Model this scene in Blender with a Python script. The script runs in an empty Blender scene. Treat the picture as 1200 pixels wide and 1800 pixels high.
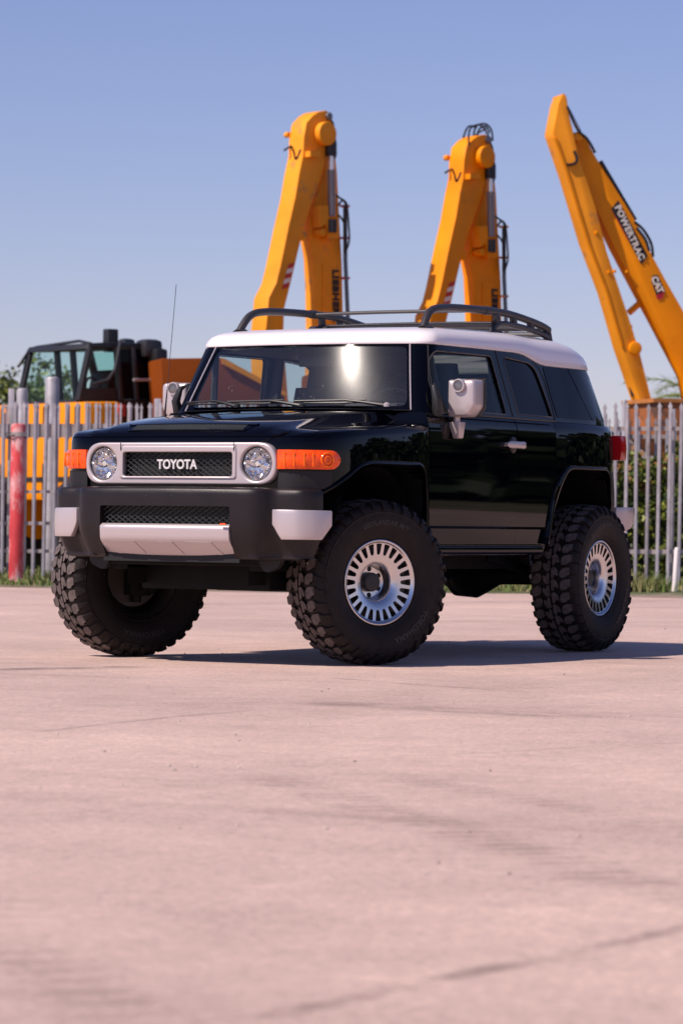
import bpy, bmesh, math, random
import numpy as np
from mathutils import Vector, Matrix
random.seed(7)
sc = bpy.context.scene
COL = sc.collection
R_ = math.radians
# ------------------------------------------------------------------ camera
CAM = np.array([9.347479, -16.950923, 0.747907])
YAW, PITCH, ROLL, FPX = -0.5113512, 0.0036241, 0.0123911, 5864.1785
_F = np.array([math.sin(YAW)*math.cos(PITCH), math.cos(YAW)*math.cos(PITCH), math.sin(PITCH)])
_R = np.array([math.cos(YAW), -math.sin(YAW), 0.0]); _U = np.cross(_R, _F)
_c, _s = math.cos(ROLL), math.sin(ROLL)
RT = _c*_R + _s*_U; UP = -_s*_R + _c*_U
cd = bpy.data.cameras.new('camera'); cam = bpy.data.objects.new('camera', cd); COL.objects.link(cam)
cam.matrix_world = Matrix(((RT[0], UP[0], -_F[0], CAM[0]), (RT[1], UP[1], -_F[1], CAM[1]), (RT[2], UP[2], -_F[2], CAM[2]), (0, 0, 0, 1)))
cd.sensor_fit = 'VERTICAL'; cd.sensor_height = 36; cd.sensor_width = 24
cd.lens = FPX/1800*36
cd.clip_start = 0.1; cd.clip_end = 3000
cd.dof.use_dof = True; cd.dof.focus_distance = 16.2; cd.dof.aperture_fstop = 6.3
sc.camera = cam
# ------------------------------------------------------------------ light
SUN_EL = 48.5
_h = np.array([-0.33, -0.64]); _h /= np.hypot(*_h)
SUN = Vector((_h[0]*math.cos(R_(SUN_EL)), _h[1]*math.cos(R_(SUN_EL)), math.sin(R_(SUN_EL))))
w = bpy.data.worlds.new('World'); sc.world = w; w.use_nodes = True
wn, wl = w.node_tree.nodes, w.node_tree.links
sky = wn.new('ShaderNodeTexSky'); sky.sky_type = 'NISHITA'; sky.sun_disc = False
sky.sun_elevation = R_(SUN_EL); sky.sun_rotation = math.atan2(SUN.x, SUN.y)
sky.air_density = 1.0; sky.dust_density = 0.15; sky.ozone_density = 1.6
tint = wn.new('ShaderNodeMix'); tint.data_type = 'RGBA'; tint.blend_type = 'MULTIPLY'; tint.inputs[0].default_value = 1
tint.inputs[7].default_value = (1.10, 0.99, 1.33, 1)
wl.new(sky.outputs[0], tint.inputs[6]); wl.new(tint.outputs[2], wn['Background'].inputs[0])
wn['Background'].inputs[1].default_value = 0.0735
sd = bpy.data.lights.new('sun', 'SUN'); sd.energy = 5.0; sd.angle = R_(0.53); sd.color = (1.0, 0.86, 0.77)
so = bpy.data.objects.new('sun', sd); COL.objects.link(so)
so.rotation_euler = SUN.to_track_quat('Z', 'Y').to_euler()
sc.view_settings.view_transform = 'Standard'; sc.view_settings.look = 'None'
sc.view_settings.exposure = 0.13; sc.view_settings.gamma = 1.0
try:
    sc.cycles.max_bounces = 8; sc.cycles.transparent_max_bounces = 16
    sc.cycles.sample_clamp_indirect = 6
except Exception: pass

# ------------------------------------------------------------------ placing helpers
Fh = np.array([math.sin(YAW), math.cos(YAW), 0.0])
def at(px, py, depth):
    """photo pixel (1200x1800) at a distance along the view axis -> world point"""
    d = _F + RT*(px-600)/FPX - UP*(py-900)/FPX
    return Vector(CAM + d*depth)
def on_plane(px, py, o, n):
    d = _F + RT*(px-600)/FPX - UP*(py-900)/FPX
    t = np.dot(np.array(o)-CAM, n)/np.dot(d, n)
    return Vector(CAM + d*t)
def camxy(r, dpt, z=0.0):
    """metres to the side of and away from the camera"""
    p = CAM + _R*r + Fh*dpt
    return Vector((p[0], p[1], z))

# ------------------------------------------------------------------ materials
MATS = {}
def mat(name, col, rough=0.5, metal=0.0, coat=0.0, spec=0.5, var=0.0, vscale=8.0, bump=0.0, bscale=60.0,
        col2=None, c2scale=3.0, c2lo=0.5, c2hi=0.6, stretch=(1, 1, 1), trans=0.0, rvar=0.0, emit=None, sss=0.0):
    if name in MATS: return MATS[name]
    m = bpy.data.materials.new(name); m.use_nodes = True
    nt = m.node_tree; b = nt.nodes['Principled BSDF']; L = nt.links
    b.inputs['Roughness'].default_value = rough; b.inputs['Metallic'].default_value = metal
    b.inputs['Coat Weight'].default_value = coat; b.inputs['Coat Roughness'].default_value = 0.03
    b.inputs['Specular IOR Level'].default_value = spec
    b.inputs['Transmission Weight'].default_value = trans
    b.inputs['Base Color'].default_value = (*col, 1)
    tc = nt.nodes.new('ShaderNodeTexCoord'); mp = nt.nodes.new('ShaderNodeMapping'); mp.inputs['Scale'].default_value = stretch
    L.new(tc.outputs['Object'], mp.inputs[0])
    cur = None
    if var > 0:
        n = nt.nodes.new('ShaderNodeTexNoise'); n.inputs['Scale'].default_value = vscale; n.inputs['Detail'].default_value = 6
        L.new(mp.outputs[0], n.inputs[0])
        r = nt.nodes.new('ShaderNodeMapRange'); r.inputs[1].default_value = 0.3; r.inputs[2].default_value = 0.7
        r.inputs[3].default_value = 1-var; r.inputs[4].default_value = 1+var; L.new(n.outputs[0], r.inputs[0])
        mx = nt.nodes.new('ShaderNodeMix'); mx.data_type = 'RGBA'; mx.blend_type = 'MULTIPLY'; mx.inputs[0].default_value = 1
        mx.inputs[6].default_value = (*col, 1); L.new(r.outputs[0], mx.inputs[7]); cur = mx.outputs[2]
        if rvar > 0:
            rr = nt.nodes.new('ShaderNodeMapRange'); rr.inputs[1].default_value = 0.3; rr.inputs[2].default_value = 0.7
            rr.inputs[3].default_value = max(0, rough-rvar); rr.inputs[4].default_value = rough+rvar
            L.new(n.outputs[0], rr.inputs[0]); L.new(rr.outputs[0], b.inputs['Roughness'])
    if col2 is not None:
        n = nt.nodes.new('ShaderNodeTexNoise'); n.inputs['Scale'].default_value = c2scale; n.inputs['Detail'].default_value = 9
        n.inputs['Roughness'].default_value = 0.65
        L.new(mp.outputs[0], n.inputs[0])
        r = nt.nodes.new('ShaderNodeMapRange'); r.inputs[1].default_value = c2lo; r.inputs[2].default_value = c2hi
        L.new(n.outputs[0], r.inputs[0])
        mx = nt.nodes.new('ShaderNodeMix'); mx.data_type = 'RGBA'
        if cur: L.new(cur, mx.inputs[6])
        else: mx.inputs[6].default_value = (*col, 1)
        mx.inputs[7].default_value = (*col2, 1); L.new(r.outputs[0], mx.inputs[0]); cur = mx.outputs[2]
    if cur: L.new(cur, b.inputs['Base Color'])
    if bump > 0:
        n = nt.nodes.new('ShaderNodeTexNoise'); n.inputs['Scale'].default_value = bscale; n.inputs['Detail'].default_value = 5
        L.new(tc.outputs['Object'], n.inputs[0])
        bp = nt.nodes.new('ShaderNodeBump'); bp.inputs['Strength'].default_value = bump; bp.inputs['Distance'].default_value = 0.01
        L.new(n.outputs[0], bp.inputs['Height']); L.new(bp.outputs[0], b.inputs['Normal'])
    if emit:
        b.inputs['Emission Color'].default_value = (*emit, 1); b.inputs['Emission Strength'].default_value = 0
    MATS[name] = m; return m
def glass(name, tintc, ior=1.5, film=0.0, frough=0.1555, filmcol=(0.8, 0.8, 0.8), dots=False):
    """thin pane: clear tinted transmission plus a Fresnel reflection and a film of dust"""
    if name in MATS: return MATS[name]
    m = bpy.data.materials.new(name); m.use_nodes = True; nt = m.node_tree; L = nt.links
    nt.nodes.remove(nt.nodes['Principled BSDF']); out = nt.nodes['Material Output']
    t = nt.nodes.new('ShaderNodeBsdfTransparent'); t.inputs[0].default_value = (*tintc, 1)
    g = nt.nodes.new('ShaderNodeBsdfGlossy'); g.inputs['Roughness'].default_value = 0.015
    fr = nt.nodes.new('ShaderNodeFresnel'); ge = nt.nodes.new('ShaderNodeNewGeometry'); im = nt.nodes.new('ShaderNodeMapRange')
    im.inputs[3].default_value = ior; im.inputs[4].default_value = 1/ior; L.new(ge.outputs['Backfacing'], im.inputs[0]); L.new(im.outputs[0], fr.inputs[0])
    mx = nt.nodes.new('ShaderNodeMixShader'); L.new(fr.outputs[0], mx.inputs[0]); L.new(t.outputs[0], mx.inputs[1]); L.new(g.outputs[0], mx.inputs[2])
    last = mx
    if film > 0:
        f1 = nt.nodes.new('ShaderNodeBsdfGlossy'); f1.inputs['Roughness'].default_value = frough; f1.inputs[0].default_value = (*filmcol, 1)
        f2 = nt.nodes.new('ShaderNodeBsdfDiffuse'); f2.inputs[0].default_value = (0.5, 0.48, 0.46, 1)
        m1 = nt.nodes.new('ShaderNodeMixShader'); m1.inputs[0].default_value = 0.35
        L.new(f1.outputs[0], m1.inputs[1]); L.new(f2.outputs[0], m1.inputs[2])
        n = nt.nodes.new('ShaderNodeTexNoise'); n.inputs['Scale'].default_value = 9; n.inputs['Detail'].default_value = 8
        tc = nt.nodes.new('ShaderNodeTexCoord'); mp = nt.nodes.new('ShaderNodeMapping'); mp.inputs['Scale'].default_value = (1, 1, 0.35)
        L.new(tc.outputs['Object'], mp.inputs[0]); L.new(mp.outputs[0], n.inputs[0])
        r = nt.nodes.new('ShaderNodeMapRange'); r.inputs[1].default_value = 0.3; r.inputs[2].default_value = 0.7
        r.inputs[3].default_value = film*0.85; r.inputs[4].default_value = film*1.15; L.new(n.outputs[0], r.inputs[0])
        m2 = nt.nodes.new('ShaderNodeMixShader'); L.new(r.outputs[0], m2.inputs[0]); L.new(mx.outputs[0], m2.inputs[1]); L.new(m1.outputs[0], m2.inputs[2])
        last = m2
        if dots:
            v = nt.nodes.new('ShaderNodeTexNoise'); v.inputs['Scale'].default_value = 120; v.inputs['Detail'].default_value = 2
            L.new(mp.outputs[0], v.inputs[0])
            n2 = nt.nodes.new('ShaderNodeTexNoise'); n2.inputs['Scale'].default_value = 5; mp2 = nt.nodes.new('ShaderNodeMapping')
            mp2.inputs['Scale'].default_value = (2.2, 2.2, 0.5); L.new(tc.outputs['Object'], mp2.inputs[0]); L.new(mp2.outputs[0], n2.inputs[0])
            ra = nt.nodes.new('ShaderNodeMapRange'); ra.inputs[1].default_value = 0.70; ra.inputs[2].default_value = 0.75; L.new(v.outputs[0], ra.inputs[0])
            rb = nt.nodes.new('ShaderNodeMapRange'); rb.inputs[1].default_value = 0.56; rb.inputs[2].default_value = 0.66; L.new(n2.outputs[0], rb.inputs[0])
            mu = nt.nodes.new('ShaderNodeMath'); mu.operation = 'MULTIPLY'; L.new(ra.outputs[0], mu.inputs[0]); L.new(rb.outputs[0], mu.inputs[1])
            m3 = nt.nodes.new('ShaderNodeMixShader'); L.new(mu.outputs[0], m3.inputs[0]); L.new(m2.outputs[0], m3.inputs[1]); L.new(f2.outputs[0], m3.inputs[2])
            last = m3
    L.new(last.outputs[0], out.inputs[0]); MATS[name] = m; return m

PAINT = mat('black paint', (0.0008, 0.0009, 0.0026), rough=0.03, spec=0.20)
PANEL = mat('panel gap black', (0.003, 0.003, 0.004), rough=0.6)
WHITE = mat('white roof paint', (0.80, 0.75, 0.76), rough=0.3, coat=0.5)
SILVER = mat('silver paint', (0.54, 0.475, 0.475), rough=0.34, metal=0.45, coat=0.15)
PLASTIC = mat('grey bumper plastic', (0.013, 0.0095, 0.0105), rough=0.38, spec=0.32, var=0.15, vscale=5, bump=0.12, bscale=350, rvar=0.08)
TRIM = mat('black trim plastic', (0.012, 0.012, 0.013), rough=0.45)
RACKM = mat('rack powder coat', (0.030, 0.027, 0.030), rough=0.42, bump=0.06, bscale=300)
UNDER = mat('underbody black', (0.0045, 0.004, 0.004), spec=0.2, rough=0.7, var=0.3)
RUBBER = mat('tyre rubber', (0.013, 0.009, 0.0085), spec=0.25, rough=0.6, var=0.25, vscale=18, bump=0.1, bscale=120)
TREAD = mat('tread rubber', (0.105, 0.084, 0.078), spec=0.3, rough=0.7, var=0.35, vscale=40, bump=0.15, bscale=160)
RIM = mat('machined aluminium', (0.66, 0.65, 0.66), rough=0.24, metal=1.0)
RIMB = mat('dark rim barrel', (0.06, 0.052, 0.05), rough=0.4, metal=0.7)
CHROME = mat('reflector chrome', (0.92, 0.90, 0.88), rough=0.10, metal=1)
MESHM = mat('grille wire', (0.055, 0.065, 0.065), rough=0.4, metal=0.3)
STEEL = mat('brake steel', (0.12, 0.105, 0.10), rough=0.45, metal=0.9, var=0.2)
AMBER = mat('amber lens', (0.95, 0.085, 0.001), rough=0.15, spec=0.4, coat=0.3, var=0.25, vscale=30)
AMBER2 = mat('amber lens ring', (1.0, 0.17, 0.004), rough=0.15, spec=0.4)
RED = mat('red lens', (0.42, 0.006, 0.012), rough=0.12, spec=0.4)
CREAM = mat('letter silver', (0.72, 0.70, 0.68), rough=0.35, metal=0.2)
SEAT = mat('seat cloth', (0.035, 0.035, 0.042), rough=0.9)
TRIMI = mat('cabin trim', (0.07, 0.065, 0.065), rough=0.8)
GW = glass('windscreen glass', (0.93, 0.95, 0.94), film=0.004, frough=0.155, dots=True)
GS = glass('side window glass', (0.80, 0.88, 0.89), ior=1.16, film=0.002)
GD = mat('privacy glass', (0.0015, 0.002, 0.005), rough=0.02, spec=0.09)
GCLEAR = glass('headlight lens glass', (0.95, 0.95, 0.95))

# ------------------------------------------------------------------ mesh helpers
def tag(o, label=None, cat=None, group=None, kind=None):
    if label: o['label'] = label
    if cat: o['category'] = cat
    if group: o['group'] = group
    if kind: o['kind'] = kind
    return o
def finish(me, angle=35):
    if angle is None: return
    me.shade_smooth()
    try: me.set_sharp_from_angle(angle=R_(angle))
    except Exception: pass
def mk(name, verts, faces, m, parent=None, angle=35, fm=None, mats=None, recalc=True):
    me = bpy.data.meshes.new(name)
    me.from_pydata([tuple(v) for v in verts], [], faces)
    for mm in (mats or [m]): me.materials.append(mm)
    if fm is not None: me.polygons.foreach_set('material_index', fm)
    if recalc:
        b = bmesh.new(); b.from_mesh(me); bmesh.ops.recalc_face_normals(b, faces=b.faces); b.to_mesh(me); b.free()
    me.update(); finish(me, angle)
    o = bpy.data.objects.new(name, me); COL.objects.link(o)
    if parent: o.parent = parent
    return o
def empty(name, loc=(0, 0, 0), parent=None, rot=(0, 0, 0)):
    o = bpy.data.objects.new(name, None); COL.objects.link(o); o.location = loc; o.rotation_euler = rot
    o.empty_display_size = 0.3
    if parent: o.parent = parent
    return o
class MB:
    """collects shapes into one mesh"""
    def __init__(s): s.v = []; s.f = []; s.m = []
    def add(s, v, f, mi=0):
        o = len(s.v); s.v += [tuple(p) for p in v]; s.f += [tuple(i+o for i in q) for q in f]; s.m += [mi]*len(f); return s
    def box(s, c, d, rot=None, mi=0, taper=1.0):
        x, y, z = d[0]/2, d[1]/2, d[2]/2
        vs = [Vector((sx*x*(taper if sz > 0 else 1), sy*y*(taper if sz > 0 else 1), sz*z)) for sz in (-1, 1) for sy in (-1, 1) for sx in (-1, 1)]
        if rot is not None: vs = [rot @ v for v in vs]
        vs = [v+Vector(c) for v in vs]
        return s.add(vs, [(0, 2, 3, 1), (4, 5, 7, 6), (0, 1, 5, 4), (2, 6, 7, 3), (0, 4, 6, 2), (1, 3, 7, 5)], mi)
    def tube(s, pts, r, n=10, mi=0, cap=True):
        pts = [Vector(p) for p in pts]; rs = r if isinstance(r, (list, tuple)) else [r]*len(pts)
        vs = []; T0 = (pts[1]-pts[0]).normalized(); up = Vector((0, 0, 1)) if abs(T0.z) < 0.9 else Vector((1, 0, 0))
        N = T0.cross(up).normalized()
        for i, p in enumerate(pts):
            T = (pts[min(i+1, len(pts)-1)]-pts[max(i-1, 0)]).normalized()
            N = (N - T*N.dot(T)).normalized(); B = T.cross(N)
            for k in range(n):
                a = 2*math.pi*k/n; vs.append(p+(N*math.cos(a)+B*math.sin(a))*rs[i])
        fs = [(i*n+k, i*n+(k+1) % n, (i+1)*n+(k+1) % n, (i+1)*n+k) for i in range(len(pts)-1) for k in range(n)]
        if cap: fs += [tuple(range(n))[::-1], tuple((len(pts)-1)*n+k for k in range(n))]
        return s.add(vs, fs, mi)
    def prism(s, poly, frame, t0, t1, mi=0):
        """poly: 2-D points; frame: function (u, v, t) -> point"""
        n = len(poly); vs = [frame(u, v, t0) for u, v in poly]+[frame(u, v, t1) for u, v in poly]
        fs = [tuple(range(n)), tuple(range(2*n-1, n-1, -1))]+[(i, n+i, n+(i+1) % n, (i+1) % n) for i in range(n)]
        return s.add(vs, fs, mi)
    def lathe(s, prof, n=48, c=(0, 0, 0), axis='x', mi=0, closed=False):
        vs = []
        for a, r in prof:
            for k in range(n):
                th = 2*math.pi*k/n; p = (a, r*math.cos(th), r*math.sin(th)) if axis == 'x' else ((r*math.cos(th), a, r*math.sin(th)) if axis == 'y' else (r*math.cos(th), r*math.sin(th), a))
                vs.append(Vector(p)+Vector(c))
        m = len(prof); fs = []
        for i in range(m if closed else m-1):
            for k in range(n): fs.append((i*n+k, i*n+(k+1) % n, ((i+1) % m)*n+(k+1) % n, ((i+1) % m)*n+k))
        if not closed:
            if prof[0][1] > 1e-4: fs.append(tuple(range(n)))
            if prof[-1][1] > 1e-4: fs.append(tuple((m-1)*n+k for k in range(n)))
        return s.add(vs, fs, mi)
    def grid(s, P, mi=0, close_u=False):
        nu, nv = len(P), len(P[0]); vs = [p for row in P for p in row]
        fs = [(i*nv+j, i*nv+j+1, ((i+1) % nu)*nv+j+1, ((i+1) % nu)*nv+j) for i in range(nu if close_u else nu-1) for j in range(nv-1)]
        return s.add(vs, fs, mi)
    def obj(s, name, mats, parent=None, angle=35, bevel=0, recalc=True, bang=40):
        mats = mats if isinstance(mats, list) else [mats]
        o = mk(name, s.v, s.f, None, parent, angle, s.m, mats, recalc)
        if bevel: bev(o, bevel, angle=bang)
        return o
def bev(o, wdt, seg=2, angle=40):
    me = o.data; b = bmesh.new(); b.from_mesh(me)
    es = [e for e in b.edges if len(e.link_faces) == 2 and e.calc_face_angle(0) > R_(angle)]
    bmesh.ops.bevel(b, geom=es, offset=wdt, segments=seg, profile=0.6, affect='EDGES', clamp_overlap=True)
    b.to_mesh(me); b.free(); me.update(); finish(me, 50)
def boolean(o, cutter, op='DIFFERENCE', keep=False):
    md = o.modifiers.new('b', 'BOOLEAN'); md.operation = op; md.object = cutter; md.solver = 'EXACT'
    dg = bpy.context.evaluated_depsgraph_get(); dg.update()
    ev = o.evaluated_get(dg); me = bpy.data.meshes.new_from_object(ev)
    o.modifiers.clear(); o.data = me
    if not keep: bpy.data.objects.remove(cutter)
    return o
def clone(o, name, parent=None):
    c = o.copy(); c.data = o.data.copy(); c.name = name; COL.objects.link(c); c.parent = parent; return c
def prism_obj(poly, axis, a, b):
    mb = MB()
    fr = {'x': lambda u, v, t: Vector((t, u, v)), 'y': lambda u, v, t: Vector((u, t, v)), 'z': lambda u, v, t: Vector((u, v, t))}[axis]
    mb.prism(poly, fr, a, b)
    return mb.obj('cutter', PANEL, angle=None)
def round_poly(pts, r, n=5):
    out = []; N = len(pts); rs = r if isinstance(r, (list, tuple)) else [r]*N
    for i in range(N):
        p, a, b = Vector(pts[i]), Vector(pts[i-1]), Vector(pts[(i+1) % N]); rr = rs[i]
        da, db = (a-p), (b-p); la, lb = da.length, db.length; d = min(rr, la*0.48, lb*0.48)
        if d < 1e-5: out.append(tuple(p)); continue
        p0, p1 = p+da/la*d, p+db/lb*d
        for k in range(n+1):
            t = k/n; q = p0*(1-t)**2+p*2*t*(1-t)+p1*t*t; out.append((q.x, q.y))
    return out
def inset_poly(pts, d):
    P = [Vector(p) for p in pts]; A = sum(P[i].x*P[(i+1) % len(P)].y-P[(i+1) % len(P)].x*P[i].y for i in range(len(P)))
    sg = 1 if A > 0 else -1; out = []
    for i in range(len(P)):
        e0 = (P[i]-P[i-1]).normalized(); e1 = (P[(i+1) % len(P)]-P[i]).normalized()
        n0 = Vector((-e0.y, e0.x))*sg; n1 = Vector((-e1.y, e1.x))*sg; n = (n0+n1)
        n = n/max(n.length, 1e-6); k = d/max(0.35, n.dot(n0)); out.append(tuple(P[i]+n*k))
    return out
def text_mesh(s, size, extrude=0.004, bold=0.0, spacing=1.0, shear=0.0, res=3):
    c = bpy.data.curves.new('t', 'FONT'); c.body = s; c.size = size; c.extrude = extrude; c.offset = bold
    c.align_x = 'CENTER'; c.align_y = 'CENTER'; c.space_character = spacing; c.shear = shear; c.resolution_u = res
    o = bpy.data.objects.new('t', c); COL.objects.link(o)
    dg = bpy.context.evaluated_depsgraph_get(); me = bpy.data.meshes.new_from_object(o.evaluated_get(dg))
    bpy.data.objects.remove(o)
    vs = [v.co.copy() for v in me.vertices]; fs = [tuple(p.vertices) for p in me.polygons]
    bpy.data.meshes.remove(me)
    return vs, fs
def interp(x, tab): return float(np.interp(x, [t[0] for t in tab], [t[1] for t in tab]))
def smooth_interp(x, tab):
    xs = [t[0] for t in tab]; ys = [t[1] for t in tab]
    if x <= xs[0]: return ys[0]
    if x >= xs[-1]: return ys[-1]
    i = max(k for k in range(len(xs)) if xs[k] <= x); i = min(i, len(xs)-2)
    h = [xs[k+1]-xs[k] for k in range(len(xs)-1)]; d = [(ys[k+1]-ys[k])/h[k] for k in range(len(h))]
    def m(k):
        if k == 0: return d[0]
        if k == len(xs)-1: return d[-1]
        if d[k-1]*d[k] <= 0: return 0
        w1, w2 = 2*h[k]+h[k-1], h[k]+2*h[k-1]; return (w1+w2)/(w1/d[k-1]+w2/d[k])
    t = (x-xs[i])/h[i]; m0, m1 = m(i)*h[i], m(i+1)*h[i]
    return (2*t**3-3*t**2+1)*ys[i]+(t**3-2*t**2+t)*m0+(-2*t**3+3*t**2)*ys[i+1]+(t**3-t**2)*m1

#=SECTION setting
# ================================================================== THE SETTING
def ground_material():
    m = bpy.data.materials.new('worn concrete'); m.use_nodes = True; nt = m.node_tree; L = nt.links; b = nt.nodes['Principled BSDF']
    tc = nt.nodes.new('ShaderNodeTexCoord')
    def noise(scale, detail=6, st=(1, 1, 1), rot=0, rough=0.6, off=(0, 0, 0)):
        mp = nt.nodes.new('ShaderNodeMapping'); mp.inputs['Scale'].default_value = st; mp.inputs['Rotation'].default_value = (0, 0, rot); mp.inputs['Location'].default_value = off
        L.new(tc.outputs['Object'], mp.inputs[0])
        n = nt.nodes.new('ShaderNodeTexNoise'); n.inputs['Scale'].default_value = scale; n.inputs['Detail'].default_value = detail; n.inputs['Roughness'].default_value = rough
        L.new(mp.outputs[0], n.inputs[0]); return n.outputs[0]
    def rng(s, a, bb, c, d):
        r = nt.nodes.new('ShaderNodeMapRange'); r.inputs[1].default_value = a; r.inputs[2].default_value = bb; r.inputs[3].default_value = c; r.inputs[4].default_value = d
        L.new(s, r.inputs[0]); return r.outputs[0]
    def mul(a, c):
        x = nt.nodes.new('ShaderNodeMath'); x.operation = 'MULTIPLY'
        for i, q in enumerate((a, c)):
            if isinstance(q, float): x.inputs[i].default_value = q
            else: L.new(q, x.inputs[i])
        return x.outputs[0]
    cm = nt.nodes.new('ShaderNodeMix'); cm.data_type = 'RGBA'; cm.inputs[6].default_value = (0.49, 0.35, 0.30, 1); cm.inputs[7].default_value = (0.64, 0.465, 0.39, 1)
    L.new(rng(noise(0.35, 8), 0.35, 0.65, 0, 1), cm.inputs[0])
    f = rng(noise(3.0, 9, rough=0.7), 0.3, 0.7, 0.87, 1.09)
    f = mul(f, rng(noise(11, 9, rough=0.78, off=(2, 5, 0)), 0.32, 0.68, 0.86, 1.10))
    f = mul(f, rng(noise(38, 7, rough=0.75), 0.32, 0.68, 0.70, 1.24))
    f = mul(f, rng(noise(260, 2), 0.3, 0.7, 0.82, 1.18))
    f = mul(f, rng(noise(1.4, 8, (0.10, 1.3, 1), YAW, 0.65), 0.56, 0.74, 1.0, 0.80))
    f = mul(f, rng(noise(0.6, 7, (1.0, 0.25, 1), 0.3, 0.6, (3, 7, 0)), 0.52, 0.75, 1.0, 0.86))
    f = mul(f, rng(noise(14, 4, off=(5, 2, 0)), 0.68, 0.75, 1.0, 0.66))
    # tyre marks and a worn seam: soft dark bands between pairs of ground points
    sp = nt.nodes.new('ShaderNodeSeparateXYZ'); L.new(tc.outputs['Object'], sp.inputs[0])
    wob = rng(noise(1.2, 5), 0, 1, -0.10, 0.10)
    brk = rng(noise(3.5, 9, off=(9, 1, 0)), 0.36, 0.60, 0.10, 1.0)
    def band(p0, p1, width, dark, ribs=None, wobble=True):
        d = (p1-p0); ln = d.length; d = d/ln; n = Vector((-d.y, d.x, 0))
        def dot(vec, off):
            a = mul(sp.outputs[0], float(vec.x)); c = mul(sp.outputs[1], float(vec.y))
            x = nt.nodes.new('ShaderNodeMath'); L.new(a, x.inputs[0]); L.new(c, x.inputs[1])
            y = nt.nodes.new('ShaderNodeMath'); L.new(x.outputs[0], y.inputs[0]); y.inputs[1].default_value = -off; return y.outputs[0]
        u = dot(n, n.dot(p0)); t = dot(d, d.dot(p0))
        if wobble:
            x = nt.nodes.new('ShaderNodeMath'); L.new(u, x.inputs[0]); L.new(wob, x.inputs[1]); u = x.outputs[0]
        ab = nt.nodes.new('ShaderNodeMath'); ab.operation = 'ABSOLUTE'; L.new(u, ab.inputs[0])
        k = rng(ab.outputs[0], width*0.35, width, 1.0, 0.0)
        k = mul(k, mul(rng(t, 0, ln*0.15, 0, 1), rng(t, ln*0.9, ln*1.1, 1, 0)))
        k = mul(k, brk)
        if ribs:
            wv = nt.nodes.new('ShaderNodeMath'); wv.operation = 'SINE'; L.new(mul(t, ribs), wv.inputs[0]); k = mul(k, rng(wv.outputs[0], -0.3, 0.3, 0.35, 1))
        return rng(k, 0, 1, 1.0, dark)
    g = lambda px, py: on_plane(px, py, (0, 0, 0), np.array([0, 0, 1.0]))
    f = mul(f, band(g(430, 1355), g(1290, 1600), 0.14, 0.66, 60.0))
    f = mul(f, band(g(600, 1350), g(1290, 1470), 0.12, 0.76, 60.0))
    f = mul(f, band(g(380, 1800), g(1300, 1615), 0.04, 0.52))
    f = mul(f, band(g(500, 1232), g(1050, 1262), 0.22, 0.66))
    f = mul(f, band(g(-40, 1178), g(240, 1172), 0.16, 0.50))
    f = mul(f, band(g(-50, 1640), g(300, 1830), 0.12, 0.78, 50.0))
    f = mul(f, band(g(560, 1190), g(900, 1215), 0.05, 0.70)); f = mul(f, band(g(20, 1290), g(420, 1250), 0.03, 0.66)); f = mul(f, band(g(700, 1330), g(1210, 1305), 0.025, 0.72)); f = mul(f, band(g(60, 1420), g(330, 1440), 0.03, 0.75))
    f = mul(f, band(g(0, 1064), g(1250, 1056), 0.5, 0.80)); f = mul(f, band(g(300, 1090), g(1250, 1094), 0.35, 0.86))
    out = nt.nodes.new('ShaderNodeMix'); out.data_type = 'RGBA'; out.blend_type = 'MULTIPLY'; out.inputs[0].default_value = 1
    L.new(cm.outputs[2], out.inputs[6]); L.new(f, out.inputs[7]); L.new(out.outputs[2], b.inputs['Base Color'])
    b.inputs['Roughness'].default_value = 0.8
    bp = nt.nodes.new('ShaderNodeBump'); bp.inputs['Strength'].default_value = 0.5; bp.inputs['Distance'].default_value = 0.01
    L.new(noise(90, 6), bp.inputs['Height']); L.new(bp.outputs[0], b.inputs['Normal'])
    return m
gm = ground_material()
gr = mk('ground', [(-900, -900, 0), (900, -900, 0), (900, 900, 0), (-900, 900, 0)], [(0, 1, 2, 3)], gm); tag(gr, kind='structure')

SOIL = mat('sandy soil', (0.30, 0.22, 0.17), rough=0.95, var=0.25, vscale=3, col2=(0.075, 0.095, 0.03), c2scale=0.9, c2lo=0.40, c2hi=0.55, bump=0.6, bscale=12)
# verge: irregular front edge about 37 m from the camera, running back beyond the fence
vs, n = [], 90
for i in range(n+1):
    r = -22 + 70*i/n
    e = 36.6 + 0.5*math.sin(r*1.3)+0.35*math.sin(r*3.1+1)+random.uniform(-0.2, 0.2) - 0.012*r
    vs.append(camxy(r, e, 0.004)); vs.append(camxy(r, e+1.6, 0.045)); vs.append(camxy(r, 400, 0.05))
fs = []
for i in range(n): fs += [(3*i, 3*i+3, 3*i+4, 3*i+1), (3*i+1, 3*i+4, 3*i+5, 3*i+2)]
tag(mk('verge', vs, fs, SOIL), kind='structure')

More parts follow.
